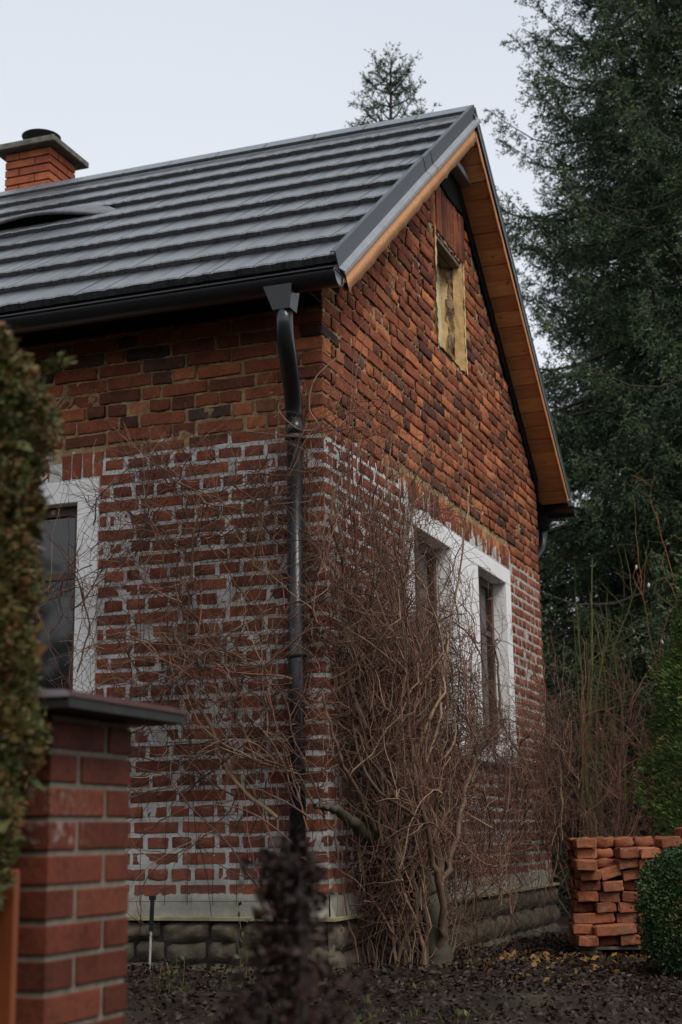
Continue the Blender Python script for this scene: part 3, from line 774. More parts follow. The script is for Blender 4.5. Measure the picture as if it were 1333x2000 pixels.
# chimney --------------------------------------------------------------------
ch = empty('chimney'); ch['label'] = 'orange brick chimney with concrete slab and round metal cowl'
def lc(m, n, mt, **k): o = m.build(n, mt, **k); o.parent = ch; return o
CX0, CX1, CY0, CY1 = -4.005, -3.57, 3.0, 3.42
m = MB(); m.box((CX0+.012, CY0+.012, 4.3), (CX1-.012, CY1-.012, 6.03)); lc(m, 'flue', M['soot_shade'])
zc = 6.028; j = 0
while zc > 4.95:
    z = zc-.0375
    seqs = [(.285, .12), (.12, .285)][j % 2]
    # front (-Y) and right (+X)
    def bb(x0, x1, y0, y1):
        m = MB(); m.box((x0+.004, y0+.004 if y0 > CY0 else y0, z-.031), (x1-.004, y1-.004, z+.031)); return m
    a = CX0
    if j % 2: parts = [(CX0, CX0+.287, CY0, CY0+.12), (CX0+.287+.004, CX1, CY0, CY0+.287), (CX1-.12, CX1, CY0+.291, CY1)]
    else: parts = [(CX0, CX0+.135, CY0, CY0+.12), (CX0+.139, CX1, CY0, CY0+.135), (CX1-.12, CX1, CY0+.139, CY1)]
    parts += [(CX0, CX0+.12, CY0+.124, CY1)]
    for (x0, x1, y0, y1) in parts:
        m = MB(); e_ = random.uniform(-.002, .003); m.box((x0+.003, y0-e_ if y0 == CY0 else y0+.003, z-.031), (x1+e_ if x1 == CX1 else x1-.003, y1-.003, z+.031)); lc(m, 'brick', M['chimney_brick'], bevel=.003)
    zc -= .075; j += 1
m = MB(); m.box((CX0-.085, CY0-.085, 6.03), (CX1+.085, CY1+.085, 6.085)); lc(m, 'slab', M['concrete'], bevel=.006)
m = MB(); m.tube([(-3.79, 3.21, 6.08), (-3.79, 3.21, 6.20)], .085, 20); lc(m, 'cowl_pipe', M['soot_shade'], smooth=False)
m = MB(); m.tube([(-3.79, 3.21, 6.195), (-3.79, 3.21, 6.235), (-3.79, 3.21, 6.242), (-3.79, 3.21, 6.275)], [.10, .165, .168, .02], 32); lc(m, 'cowl', M['soot_shade'], smooth=False)
ch.parent = house; ch.location = -Vector(house.location)

# ------------------------------------------------------------------ gate pillar
PX0, PX1, PY0, PY1 = .45, .83, -3.98, -3.60; PG = gz(.6, -3.8)
pil = empty('gate_pillar', (.64, -3.79, PG)); tag(pil, 'red clinker brick gate pillar with dark metal cap in the foreground', 'pillar')
def lp(o): o.parent = pil; o.location = Vector(o.location)-Vector(pil.location); return o
m = MB(); m.box((PX0+.006, PY0+.006, PG-.1), (PX1-.006, PY1-.006, .592)); lp(m.build('mortar_core', M['grey_mortar']))
mort = MB()
zc = .585; j = 0; PC = .0762
while zc > PG-.05:
    z = zc-PC/2
    L2 = .250; L1 = .120
    if j % 2 == 0: parts = [(PX1-.12, PX1, PY0, PY0+L2), (PX1-.25, PX1, PY0+L2+.018, PY1), (PX0, PX1-.13, PY0, PY0+.12), (PX0, PX0+.12, PY0+.13, PY1)]
    else: parts = [(PX1-.25, PX1, PY0, PY0+L1), (PX1-.12, PX1, PY0+L1+.018, PY1), (PX0, PX1-.26, PY0, PY0+.25), (PX0, PX1-.13, PY0+.26, PY1)]
    for (x0, x1, y0, y1) in parts:
        key = ('pb', round(x1-x0, 3), round(y1-y0, 3), random.randrange(2))
        if key not in _bm:
            mm = MB(); mm.box((0, .0005, -.0312), (x1-x0, y1-y0-.001, .0312)); me = mm.mesh('brick', bevel=.0022); me.materials.append(M['pillar_brick']); _bm[key] = me
        o = bpy.data.objects.new('brick', _bm[key]); COL.objects.link(o); o.location = (x0+random.gauss(0, .0008), y0+random.gauss(0, .0008), z+random.gauss(0, .0006)); lp(o)
    zc -= PC; j += 1
m = MB(); a, b_ = PX0-.105, PX1+.105; c_, d_ = PY0-.105, PY1+.105; z0, z1, z2 = .594, .622, .665; k0 = len(m.v)
m.box((a+.004, c_+.004, z0+.002), (b_-.004, d_-.004, z0+.024)); lp(m.build('cap', M['soot_shade']))  # matte black paints in the shade on the cap's underside and edge
m = MB(); q = .022; z1 = z0+.0255
m.v += [(a, c_, z1), (b_, c_, z1), (b_, d_, z1), (a, d_, z1), (a+q, c_+q, z1+.017), (b_-q, c_+q, z1+.017), (b_-q, d_-q, z1+.017), (a+q, d_-q, z1+.017), ((a+b_)/2, (c_+d_)/2, z2+.01)]
m.f += [(0, 1, 5, 4), (1, 2, 6, 5), (2, 3, 7, 6), (3, 0, 4, 7), (4, 5, 8), (5, 6, 8), (6, 7, 8), (7, 4, 8), (3, 2, 1, 0)]
lp(m.build('cap_sheet', M['brownmetal']))
# fence panel
fp = empty('wooden_fence', (.1, -4.05, -.85)); tag(fp, 'orange painted fence panel below the hedge, left of the brick pillar', 'fence')
for k in range(6):
    x1 = .80-k*.155; m = MB(); m.box((x1-.150, -4.065, -.80), (x1, -4.045, .247-.003*(k % 2))); o = m.build('board', M['orangepanel'], fp, bevel=.004); o.location = -Vector(fp.location)
m = MB(); m.box((-.13, -4.04, .05), (.70, -4.01, .12)); m.box((-.13, -4.04, -.6), (.70, -4.01, -.53)); o = m.build('rail', M['orangepanel'], fp, bevel=.003); o.location = -Vector(fp.location)

# ------------------------------------------------------------------ foliage builders
def rnd_dirs(n):
    v = rng.normal(size=(n, 3)); return v/np.linalg.norm(v, axis=1, keepdims=True)
def leaf_tris(P, D, Ln, Wd, rnd, twist=None):
    """triangles: base centre P, direction D, length, width"""
    n = len(P); side = np.cross(D, rnd_dirs(n)); side /= np.linalg.norm(side, axis=1, keepdims=True)+1e-9
    Wd = np.asarray(Wd).reshape(-1, 1) if np.ndim(Wd) else Wd; Ln = np.asarray(Ln).reshape(-1, 1) if np.ndim(Ln) else Ln
    V = np.empty((n, 3, 3)); V[:, 0] = P - side*Wd/2; V[:, 1] = P + side*Wd/2; V[:, 2] = P + D*Ln
    return V.reshape(-1, 3), np.arange(3*n).reshape(-1, 3), np.repeat(rnd, 3)
def leaf_quads(P, D, Ln, Wd, rnd):
    """diamond leaves"""
    n = len(P); side = np.cross(D, rnd_dirs(n)); side /= np.linalg.norm(side, axis=1, keepdims=True)+1e-9
    up = np.cross(side, D); L_ = np.asarray(Ln).reshape(-1, 1) if np.ndim(Ln) else Ln; w_ = np.asarray(Wd).reshape(-1, 1) if np.ndim(Wd) else Wd
    V = np.empty((n, 4, 3)); V[:, 0] = P; V[:, 1] = P + D*L_*.5 + side*w_/2 + up*w_*.15; V[:, 2] = P + D*L_; V[:, 3] = P + D*L_*.5 - side*w_/2 + up*w_*.15
    return V.reshape(-1, 3), np.arange(4*n).reshape(-1, 4), np.repeat(rnd, 4)
def tubes(polys, radii, rnds, sides=3):
    """polys: list of (k,3) arrays, radii list of (k,) arrays"""
    VV = []; FF = []; RR = []; nb = 0; ang = np.arange(sides)*2*np.pi/sides
    for P, r, q in zip(polys, radii, rnds):
        P = np.asarray(P); k = len(P)
        T = np.gradient(P, axis=0); T /= np.linalg.norm(T, axis=1, keepdims=True)+1e-9
        ref = np.array([.3, .2, .93]) if abs(T[0][2]) < .8 else np.array([.9, .4, .1])
        U = np.cross(T, ref); U /= np.linalg.norm(U, axis=1, keepdims=True)+1e-9; Wv = np.cross(T, U)
        ring = P[:, None, :] + (U[:, None, :]*np.cos(ang)[None, :, None] + Wv[:, None, :]*np.sin(ang)[None, :, None])*np.asarray(r)[:, None, None]
        VV.append(ring.reshape(-1, 3))
        i = np.arange(k-1)[:, None]*sides; j = np.arange(sides)[None, :]; j2 = (j+1) % sides
        FF.append(np.stack([i+j, i+j2, i+sides+j2, i+sides+j], -1).reshape(-1, 4)+nb); RR.append(np.full(k*sides, q)); nb += k*sides
    return np.concatenate(VV), np.concatenate(FF), np.concatenate(RR)

def spruce(x, y, Ht, R, label, mat='spruce', zb=1.0, dens=1.0, group=None, seed=1, ztop_only=None, name='spruce_tree'):
    global rng
    keep = rng; rng = np.random.default_rng(seed)
    g0 = gz(x, y) if abs(x) < 12 and y < 16 else -.5
    t = empty(name, (x, y, g0)); tag(t, label, 'tree', group)
    lean = rng.normal(size=2)*.006
    zz = np.linspace(0, Ht, 14); P = np.stack([lean[0]*zz + .02*np.sin(zz*1.3), lean[1]*zz, zz], 1)
    V, F, Rr = tubes([P], [np.linspace(.02*Ht*.8+.02, .008, 14)], [.5], 10); link('trunk', fastmesh('trunk', V, F, {'rnd': Rr}, True), t, M['bark'])
    bp, br, bq = [], [], []; tw0, twd, twl, twr = [], [], [], []
    z = zb if ztop_only is None else ztop_only
    while z < Ht-.12:
        nbr = rng.integers(4, 7); ph = rng.random()*6.3; fr = 1-z/Ht
        for k in range(nbr):
            a = ph + k*6.283/nbr + rng.normal()*.25; L_ = R*min(1, fr*1.35)**.8*rng.uniform(.55, 1.12)+.10
            n_ = 9; s = np.linspace(0, 1, n_)
            rise = (.40 if fr < .10 else .30-1.25*min(fr, .5)) + rng.normal()*.08
            r_ = s*L_*(1 if fr > .12 else .75); dz = L_*(rise*s - .12*np.sin(s*3.1)*min(1, fr*3) + .55*np.maximum(0, s-.70))
            wob = rng.normal()*.12*s*L_
            B = np.stack([np.cos(a)*r_ - np.sin(a)*wob*s, np.sin(a)*r_ + np.cos(a)*wob*s, z + dz], 1)
            B[:, 0] += lean[0]*z; bp.append(B); br.append(np.linspace(.012+.010*L_, .003, n_)); bq.append(rng.random())
            m_ = int((L_/.040)*dens)+4
            u = rng.uniform(.08, 1, m_)**.8; idx = u*(n_-1); i0 = np.minimum(idx.astype(int), n_-2); fr_ = (idx-i0)[:, None]
            p = B[i0]*(1-fr_)+B[i0+1]*fr_; tdir = B[i0+1]-B[i0]; tdir /= np.linalg.norm(tdir, axis=1, keepdims=True)
            sgn = rng.choice([-1, 1], m_)[:, None]; lat = np.cross(tdir, [0, 0, 1.0]); lat /= np.linalg.norm(lat, axis=1, keepdims=True)
            hang = -rng.uniform(-.1, 1.5, m_)[:, None]*(min(1, fr*2.2))
            d = tdir*rng.uniform(.4, .9, m_)[:, None] + lat*sgn*rng.uniform(.3, 1.0, m_)[:, None] + np.array([0, 0, 1.0])*hang
            d /= np.linalg.norm(d, axis=1, keepdims=True)
            ln = (.13+.42*np.minimum(1, (1-u)*1.6+.15)*min(1, L_/1.3))*rng.uniform(.6, 1.2, m_)
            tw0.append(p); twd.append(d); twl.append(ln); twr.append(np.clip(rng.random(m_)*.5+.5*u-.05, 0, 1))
            # leading shoot
            td = B[-1]-B[-2]; td /= np.linalg.norm(td); tw0.append(B[-1:]-td*.05); twd.append(td[None]); twl.append(np.array([.16*rng.uniform(.7, 1.4)])); twr.append(np.array([.9]))
        z += rng.uniform(.14, .24)*(1 if fr > .2 else .8)
    tw0.append(np.array([[lean[0]*Ht, 0, Ht-.3]])); twd.append(np.array([[0, 0, 1.]])); twl.append(np.array([.4])); twr.append(np.array([.8]))
    V, F, Rr = tubes(bp, br, bq, 4); link('branches', fastmesh('branches', V, F, {'rnd': Rr}), t, M['bark'])
    P0, Dd, Ll, Rn = np.concatenate(tw0), np.concatenate(twd), np.concatenate(twl), np.concatenate(twr)
    # side shoots off each twig
    ns = 4; P1 = np.repeat(P0, ns, 0) + np.repeat(Dd, ns, 0)*(np.repeat(Ll, ns)*rng.uniform(.2, .85, len(P0)*ns))[:, None]
    D1 = np.repeat(Dd, ns, 0)*.75 + rnd_dirs(len(P1))*.55; D1[:, 2] -= .12; D1 /= np.linalg.norm(D1, axis=1, keepdims=True); L1 = np.repeat(Ll, ns)*.42
    P0 = np.concatenate([P0, P1]); Dd = np.concatenate([Dd, D1]); Ll = np.concatenate([Ll, L1]); Rn = np.concatenate([Rn, np.repeat(Rn, ns)])
    per = np.maximum(3, (Ll/.021)).astype(int); idx = np.repeat(np.arange(len(P0)), per); n_ = len(idx)
    u = rng.random(n_)[:, None]*Ll[idx][:, None]; rad = rnd_dirs(n_); dd = Dd[idx]*.75 + rad*.8; dd /= np.linalg.norm(dd, axis=1, keepdims=True)
    V, F, Rr = leaf_tris(P0[idx]+Dd[idx]*u, dd, rng.uniform(.030, .050, n_), .016, np.clip(Rn[idx]+rng.normal(size=n_)*.1, 0, 1))
    link('crown', fastmesh('crown', V, F, {'rnd': Rr}), t, M[mat]); print(label[:30], 'tris', n_)
    rng = keep; return t

# ------------------------------------------------------------------ trees
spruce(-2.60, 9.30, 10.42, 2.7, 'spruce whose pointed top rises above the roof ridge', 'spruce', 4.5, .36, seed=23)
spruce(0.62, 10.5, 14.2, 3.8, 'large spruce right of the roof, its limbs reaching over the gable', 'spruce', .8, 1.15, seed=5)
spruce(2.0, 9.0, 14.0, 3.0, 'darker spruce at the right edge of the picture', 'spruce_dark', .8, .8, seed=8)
spruce(-.35, 14.0, 12.2, 3.6, 'blue grey spruce standing deep behind the far gable corner', 'spruce_blue', .8, .7, seed=11)
spruce(1.9, 16.5, 14.5, 3.2, 'tall spruce showing between the two front spruces', 'spruce', .8, .6, seed=13)
spruce(-3.5, 20, 9.0, 2.8, 'spruce half hidden behind the house roof', 'spruce_dark', .8, .35, seed=17)
spruce(4.6, 15.0, 12.5, 3.0, 'spruce beyond the right edge of the thuja', 'spruce_dark', .8, .4, seed=19)

def shell_foliage(name, centre, rfun, z0, z1, n, ln, wd, mat, parent, depth=.3, sprays=6, spread=.6, upb=.35, flat=1.0, yscale=1.0, quad=True):
    """leaf sprays through the outer part of a body of revolution with radius rfun(z, angle)"""
    k = n//sprays; zz = rng.uniform(z0, z1, k); a = rng.uniform(0, 2*np.pi, k)
    R = np.array([rfun(z_, a_) for z_, a_ in zip(zz, a)]); q = 1-depth*rng.random(k)**1.6; R = R*q
    P = np.stack([centre[0]+R*np.cos(a), centre[1]+R*np.sin(a)*yscale, zz], 1)
    O = np.stack([np.cos(a), np.sin(a), np.full(k, upb)], 1) + rng.normal(size=(k, 3))*.35; O /= np.linalg.norm(O, axis=1, keepdims=True)
    tone = np.clip(rng.normal(size=k)*.22+.5, 0, 1)
    P = np.repeat(P, sprays, 0) + rng.normal(size=(k*sprays, 3))*ln*.6; D = np.repeat(O, sprays, 0)+rnd_dirs(k*sprays)*spread; D /= np.linalg.norm(D, axis=1, keepdims=True)
    tn = np.clip(np.repeat(tone, sprays)+rng.normal(size=k*sprays)*.06, 0, 1)
    V, F, Rr = (leaf_quads if quad else leaf_tris)(P, D, rng.uniform(.6, 1.2, len(P))*ln, wd, tn)
    return link(name, fastmesh(name, V - np.array(parent.location), F, {'rnd': Rr}), parent, M[mat])
# thuja to the right
tb = (1.66, 3.35); t = empty('thuja_tree', (tb[0], tb[1], gz(*tb))); tag(t, 'bright green conical thuja behind the brick stack at the right edge', 'tree')
ph = rng.random(8)*6
def thr(z, a): 
    b = .58 if z < .8 else .58 - .42*((z-.8)/1.5)**1.2
    return max(.03, b*(1+.07*math.sin(5*a+ph[0]+z*3)+.06*math.sin(9*z+ph[1]+2*a)+.05*math.sin(17*z+3*a)))
shell_foliage('crown', tb, thr, -.35, 2.75, 52000, .042, .013, 'thuja', t, .35, 9, .55, .7)
V, F, Rr = tubes([np.array([(0, 0, 0), (.01, 0, 1.2), (0, .01, 2.9)])], [np.array([.06, .04, .01])], [.4], 8); link('trunk', fastmesh('trunk', V, F, {'rnd': Rr}), t, M['bark'])
# boxwood dome
bb_ = (1.60, 1.50); t = empty('boxwood_shrub', (*bb_, gz(*bb_))); tag(t, 'round dark green boxwood shrub in front of the brick stack', 'shrub')
def bxr(z, a): q = (z+.14)/.37; return max(.02, .335*math.sqrt(max(0, 1-abs(q)**3))*(1+.05*math.sin(4*a+z*9)+.05*math.sin(23*z+7*a)))
shell_foliage('crown', bb_, bxr, -.46, .22, 34000, .020, .012, 'box', t, .45, 6, .9, .4)
V, F, Rr = tubes([np.array([(0, 0, -.05), (.01, 0, .2), (0, .01, .5)])], [np.array([.03, .02, .01])], [.4], 6); link('trunk', fastmesh('trunk', V, F, {'rnd': Rr}), t, M['bark'])
# near hedge: two browning thujas, plus two added out of view for shade; the right one carries the visible edge
def hr(z, a):
    if z < .45: b = .33+.05*(z-.2)/.25
    elif z < 1.2: b = .38
    else: b = .38*math.sqrt(max(0, 1-((z-1.2)/.29)**2))+.02
    return max(.02, b*(1+.02*math.sin(11*z+3*a)+.03*math.sin(19*z+5*a+1)+.03*math.sin(37*z+2*a)))
for i, (hx, hy, lab) in enumerate(((.56, -4.36, 'browning green thuja in the left foreground, beside the pillar cap'), (.05, -4.45, 'browning thuja of the hedge outside the left edge'), (.75, -5.15, 'unseen thuja added left of the view to darken the pillar side'), (.95, -5.95, 'nearest added thuja, unseen, shading the pillar from the left'))):
    t = empty('thuja_hedge', (hx, hy, gz(hx, hy))); tag(t, lab, 'hedge')  # last two are out of view, added to darken the pillar's left face
    shell_foliage('crown', (hx, hy), hr, .225 if i < 2 else -.8, 1.49 if i < 2 else 1.35, 230000 if i == 0 else 26000, .014, .0065, 'thuja_brown', t, .28, 10, .7, .5)
    o_ = shell_foliage('inner_foliage', (hx, hy), lambda z, a: hr(z, a)*.80, .18, 1.42, 30000 if i == 0 else 6000, .05, .03, 'thuja_brown', t, .25, 4, .9, .3)
    V, F, Rr = tubes([np.array([(0, 0, 0), (.0, 0, 1.), (0, .01, 2.2)])], [np.array([.04, .03, .01])], [.4], 8); link('trunk', fastmesh('trunk', V, F, {'rnd': Rr}), t, M['bark'])
    if i == 0:
        P = np.array([(.95, -4.24, 1.33), (.965, -4.24, 1.335), (.975, -4.24, 1.34)]); 
        P = np.repeat(P, 30, 0)+rng.normal(size=(90, 3))*.008; D = rnd_dirs(90)*.7+np.array([1, 0, .3]); D /= np.linalg.norm(D, axis=1, keepdims=True)
        V, F, Rr = leaf_quads(P-np.array(t.location), D, .02, .007, np.full(90, .45)); link('shoot', fastmesh('shoot', V, F, {'rnd': Rr}), t, M['thuja_brown'])

# ------------------------------------------------------------------ bare climbers
def clampwall(p, off=.035):
    if p[0] < off and p[1] > -off:
        dx, dy = off-p[0], p[1]+off
        if dx < dy: p[0] = off
        else: p[1] = -off
    gh = gz(p[0], p[1])
    if p[2] < gh: p[2] = gh+.01
    return p
def walk(p, d, L_, wander, step=.06, trop=(0, 0, 0), rn=rng, zmax=9, box=None):
    pts = [np.array(p, float)]; d = np.array(d, float); d /= np.linalg.norm(d); trop = np.array(trop, float); n_ = max(2, int(L_/step))
    for i in range(n_):
        d = d + rn.normal(size=3)*wander + trop*step; d /= np.linalg.norm(d)
        
        if pts[-1][2] > zmax and len(pts) > 2: break
        if box is not None:
            for ax in (0, 1):
                if pts[-1][ax] > box[ax][1] and d[ax] > 0: d[ax] *= -.3
                if pts[-1][ax] < box[ax][0] and d[ax] < 0: d[ax] *= -.3
        q = clampwall(pts[-1]+d*step); pts.append(q)
    return np.array(pts)
def climber(label, root, mains, group=None, seed=4, kids=(9, 14), kidlen=(.25, .8), red=.5, name='bare_climber', zmax=2.55, box=None):
    r_ = np.random.default_rng(seed)
    t = empty(name, tuple(root)); tag(t, label, 'climber')
    org = np.array(root); sets = {'vine': [[], [], []], 'vine_red': [[], [], []]}
    for (p, d, L_, r0, trop) in mains:
        P = walk(p, d, L_, .16, .06, trop, r_, zmax, box); rad = np.linspace(r0, r0*.35+.0012, len(P))
        if r0 > .0065:
            V, F, Rr = tubes([P-org], [rad], [r_.random()], 6); link('stem', fastmesh('stem', V, F, {'rnd': Rr}, True), t, M['vine'])
        else:
            s = sets['vine' if r_.random() > .3 else 'vine_red']; s[0].append(P-org); s[1].append(rad); s[2].append(r_.random())
        for k in range(r_.integers(*kids)):
            i = r_.integers(max(1, int(len(P)*.15)), len(P)); i = min(i, len(P)-2); tg = P[i+1]-P[i]; tg /= np.linalg.norm(tg)+1e-9
            dd = tg*.6 + r_.normal(size=3)*.65 + np.array([0, 0, .12]); l2 = r_.uniform(*kidlen)
            Q = walk(P[i], dd, l2, .16, .045, (0, 0, r_.normal()*1.2), r_, zmax+.1, box); key = 'vine_red' if r_.random() < red else 'vine'
            s = sets[key]; s[0].append(Q-org); s[1].append(np.linspace(min(rad[i]*.7, .0034), .0011, len(Q))); s[2].append(r_.random())
            for m2 in range(r_.integers(1, 5)):
                i2 = r_.integers(1, len(Q)); dd = (Q[i2]-Q[i2-1]); dd = dd/(np.linalg.norm(dd)+1e-9)*.7+r_.normal(size=3)*.6
                S = walk(Q[i2], dd, r_.uniform(.06, .25), .18, .03, (0, 0, 0), r_)
                s[0].append(S-org); s[1].append(np.linspace(.0017, .0008, len(S))); s[2].append(r_.random())
    for k, (a, b, c) in sets.items():
        if a:
            V, F, Rr = tubes(a, b, c, 3); o = link('twigs' if k == 'vine' else 'red_twigs', fastmesh('twigs', V, F, {'rnd': Rr}), t, M[k]); o['kind'] = 'stuff'
    return t
r_ = np.random.default_rng(21)
mains = []
for i in range(104):      # gable side: upright fan, densest at the left, arching to the right in front of the twin window
    y = .12+abs(r_.normal())*.52; p = (.07+r_.random()*.28, y, r_.choice([-.36, r_.uniform(.1, .9)])); ty = r_.choice([r_.uniform(-.15, .35), r_.uniform(.0, 2.0)], p=[.58, .42])
    L_ = r_.uniform(1.5, 3.1) if ty < .6 else r_.uniform(1.2, 2.6)
    mains.append((p, (r_.normal()*.10-.05, ty*.42+r_.normal()*.12, 1.0), L_, r_.choice([.014, .0095, .0065, .0048, .0036], p=[.10, .18, .27, .25, .20]), (-.12, ty*.10, .16)))
for i in range(62):      # low tangle spreading along the gable
    y = r_.uniform(.9, 4.4); mains.append(((.10+r_.random()*.4, y, r_.uniform(-.1, .85)), (r_.normal()*.2, r_.normal()*.8, r_.uniform(.1, .9)), r_.uniform(.5, 1.5), r_.choice([.006, .0045, .0035]), (0, 0, -.3)))
for i in range(46):      # loose twigs round the corner foot
    a_ = r_.uniform(0, 1); mains.append(((.05+r_.random()*.45, -.25+a_*2.2, r_.uniform(-.25, .7)), (r_.normal()*.5, r_.normal()*.9, r_.uniform(-.1, .7)), r_.uniform(.4, 1.1), r_.choice([.006, .0045, .0032]), (0, 0, -.5)))
climber('tangle of bare brown climber stems rising in front of the twin gable window', (.32, .62, -.36), mains, seed=31, kids=(12, 18), red=.6, box=((-.1, .36), (.0, 4.7)))
mains = []
for i in range(9):      # eave side
    p = (.10-r_.random()*.25, -.10-r_.random()*.3, r_.uniform(-.3, .5)); L_ = r_.uniform(1.0, 2.6)
    mains.append((p, (-r_.uniform(.15, .9), r_.normal()*.08, r_.uniform(.4, 1.1)), L_, r_.choice([.012, .008, .006, .0045], p=[.04, .12, .34, .5]), (-.35, -.02, -.15)))
for i in range(80):
    x = -r_.uniform(.05, 1.45); z = r_.uniform(1.0, 2.15) if r_.random() < .75 else r_.uniform(.45, 1.1)
    if x < -1.1 and r_.random() < .4: x += .6
    mains.append(((x, -.06-r_.random()*.28, z), (r_.normal(), r_.normal()*.2, r_.normal()*.6), r_.uniform(.3, 1.0), r_.choice([.0055, .004, .003]), (0, 0, 0)))
climber('bare tangled climber spreading over the white pointed eave wall left of the downpipe', (.08, -.12, -.36), mains, seed=41, kids=(8, 13), red=.5, zmax=2.28, box=((-1.6, .1), (-.34, .1)))
# a few drawn stems: loops over the downpipe, long shoots on the gable, thick limbs low down
def spline(ctrl, n=8):
    c = [np.array(p, float) for p in ctrl]; c = [2*c[0]-c[1]]+c+[2*c[-1]-c[-2]]; out_ = []
    for i in range(1, len(c)-2):
        for k in range(n):
            t_ = k/n; out_.append(.5*((2*c[i])+(-c[i-1]+c[i+1])*t_+(2*c[i-1]-5*c[i]+4*c[i+1]-c[i+2])*t_*t_+(-c[i-1]+3*c[i]-3*c[i+1]+c[i+2])*t_**3))
    out_.append(c[-2]); return np.array(out_)
t = empty('vine_runner', (.1, -.2, 2.3)); tag(t, 'thin tan vine shoot looping round the downpipe below its elbow', 'vine')
for ctrl, r0 in (([(.137, -.10, 2.75), (.03, -.2, 2.60), (.005, -.22, 2.44), (.05, -.2, 2.345), (-.02, -.2, 2.33), (-.09, -.2, 2.36), (-.165, -.2, 2.44), (-.17, -.2, 2.49), (-.14, -.2, 2.475)], .0038),
                 ([(.16, -.06, 2.42), (.07, -.12, 2.32), (-.02, -.17, 2.30), (-.35, -.2, 2.36), (-.52, -.14, 2.38), (-.62, -.1, 2.30)], .003)):
    P = spline(ctrl)-np.array(t.location); V, F, Rr = tubes([P], [np.full(len(P), r0)], [.75], 6); link('stem', fastmesh('stem', V, F, {'rnd': Rr}, True), t, M['vine'])
t = empty('vine_runner', (.08, .3, 2.0)); tag(t, 'long thin vine shoots hanging across the bare gable bricks near the corner', 'vine')
for ctrl in ([(.06, .66, 3.24), (.08, .42, 2.98), (.08, .26, 2.68), (.09, .18, 2.25), (.1, .2, 1.8)], [(.07, .52, 3.15), (.06, .36, 3.0), (.08, .18, 2.5), (.09, .12, 2.1), (.1, .22, 1.5)], [(.08, .95, 2.95), (.09, .80, 2.72), (.09, .5, 2.42), (.1, .44, 2.1), (.1, .3, 1.7)], [(.08, .16, 2.1), (.1, -.02, 1.95), (.12, -.2, 1.8), (.1, -.3, 1.6)]):
    P = spline(ctrl)-np.array(t.location); V, F, Rr = tubes([P], [np.linspace(.002, .0042, len(P))], [.6], 5); link('stem', fastmesh('stem', V, F, {'rnd': Rr}, True), t, M['vine_red'])
t = empty('old_vine_trunk', (.36, .6, -.36)); tag(t, 'mossy old climber trunk and its thick low limbs at the foot of the gable', 'trunk')
for ctrl, ra, rb, mt in (([(.36, .62, -.42), (.33, .63, -.1), (.30, .60, .08), (.22, .52, .2), (.14, .2, .30), (.10, -.08, .42), (.02, -.22, .46)], .080, .014, 'oldbark'),
                     ([(.34, .62, -.1), (.36, .66, .2), (.30, .55, .6), (.26, .42, 1.1), (.22, .40, 1.6)], .028, .007, 'vine'), ([(.38, .60, -.3), (.42, .5, 0), (.40, .35, .35), (.34, .3, .75), (.36, .2, 1.3)], .022, .006, 'vine'),
                     ([(.30, .62, -.1), (.25, .35, .15), (.14, .0, .55), (.10, -.15, .75), (.05, -.2, 1.0)], .018, .006, 'vine'), ([(.35, .7, 0), (.38, 1.0, .35), (.34, 1.5, .7), (.30, 2.1, .95), (.28, 2.6, 1.05)], .018, .005, 'vine')):
    P = spline(ctrl)-np.array(t.location); P += np.random.default_rng(3).normal(size=P.shape)*.006; V, F, Rr = tubes([P], [np.linspace(ra, rb, len(P))], [.5], 9); link('limb', fastmesh('limb', V, F, {'rnd': Rr}, True), t, M[mt])
# wire trellis
t = empty('wire_trellis', (-.5, -.03, 0)); tag(t, 'thin dark wire trellis fixed on the eave wall behind the climber', 'trellis')
for k in range(8):
    x = -1.02+k*.135+random.gauss(0, .004); V, F, Rr = tubes([np.array([(x, -.026, -.02), (x+.004, -.024, .8), (x-.003, -.026, 1.62)])-np.array(t.location)], [np.full(3, .0016)], [0], 4); link('wire', fastmesh('wire', V, F, {'rnd': Rr}), t, M['iron'])
for z in (0.0, .42, .85, 1.3): V, F, Rr = tubes([np.array([(-1.1, -.029, z), (-.05, -.029, z+.004)])-np.array(t.location)], [np.full(2, .0014)], [0], 4); link('wire', fastmesh('wire', V, F, {'rnd': Rr}), t, M['iron'])

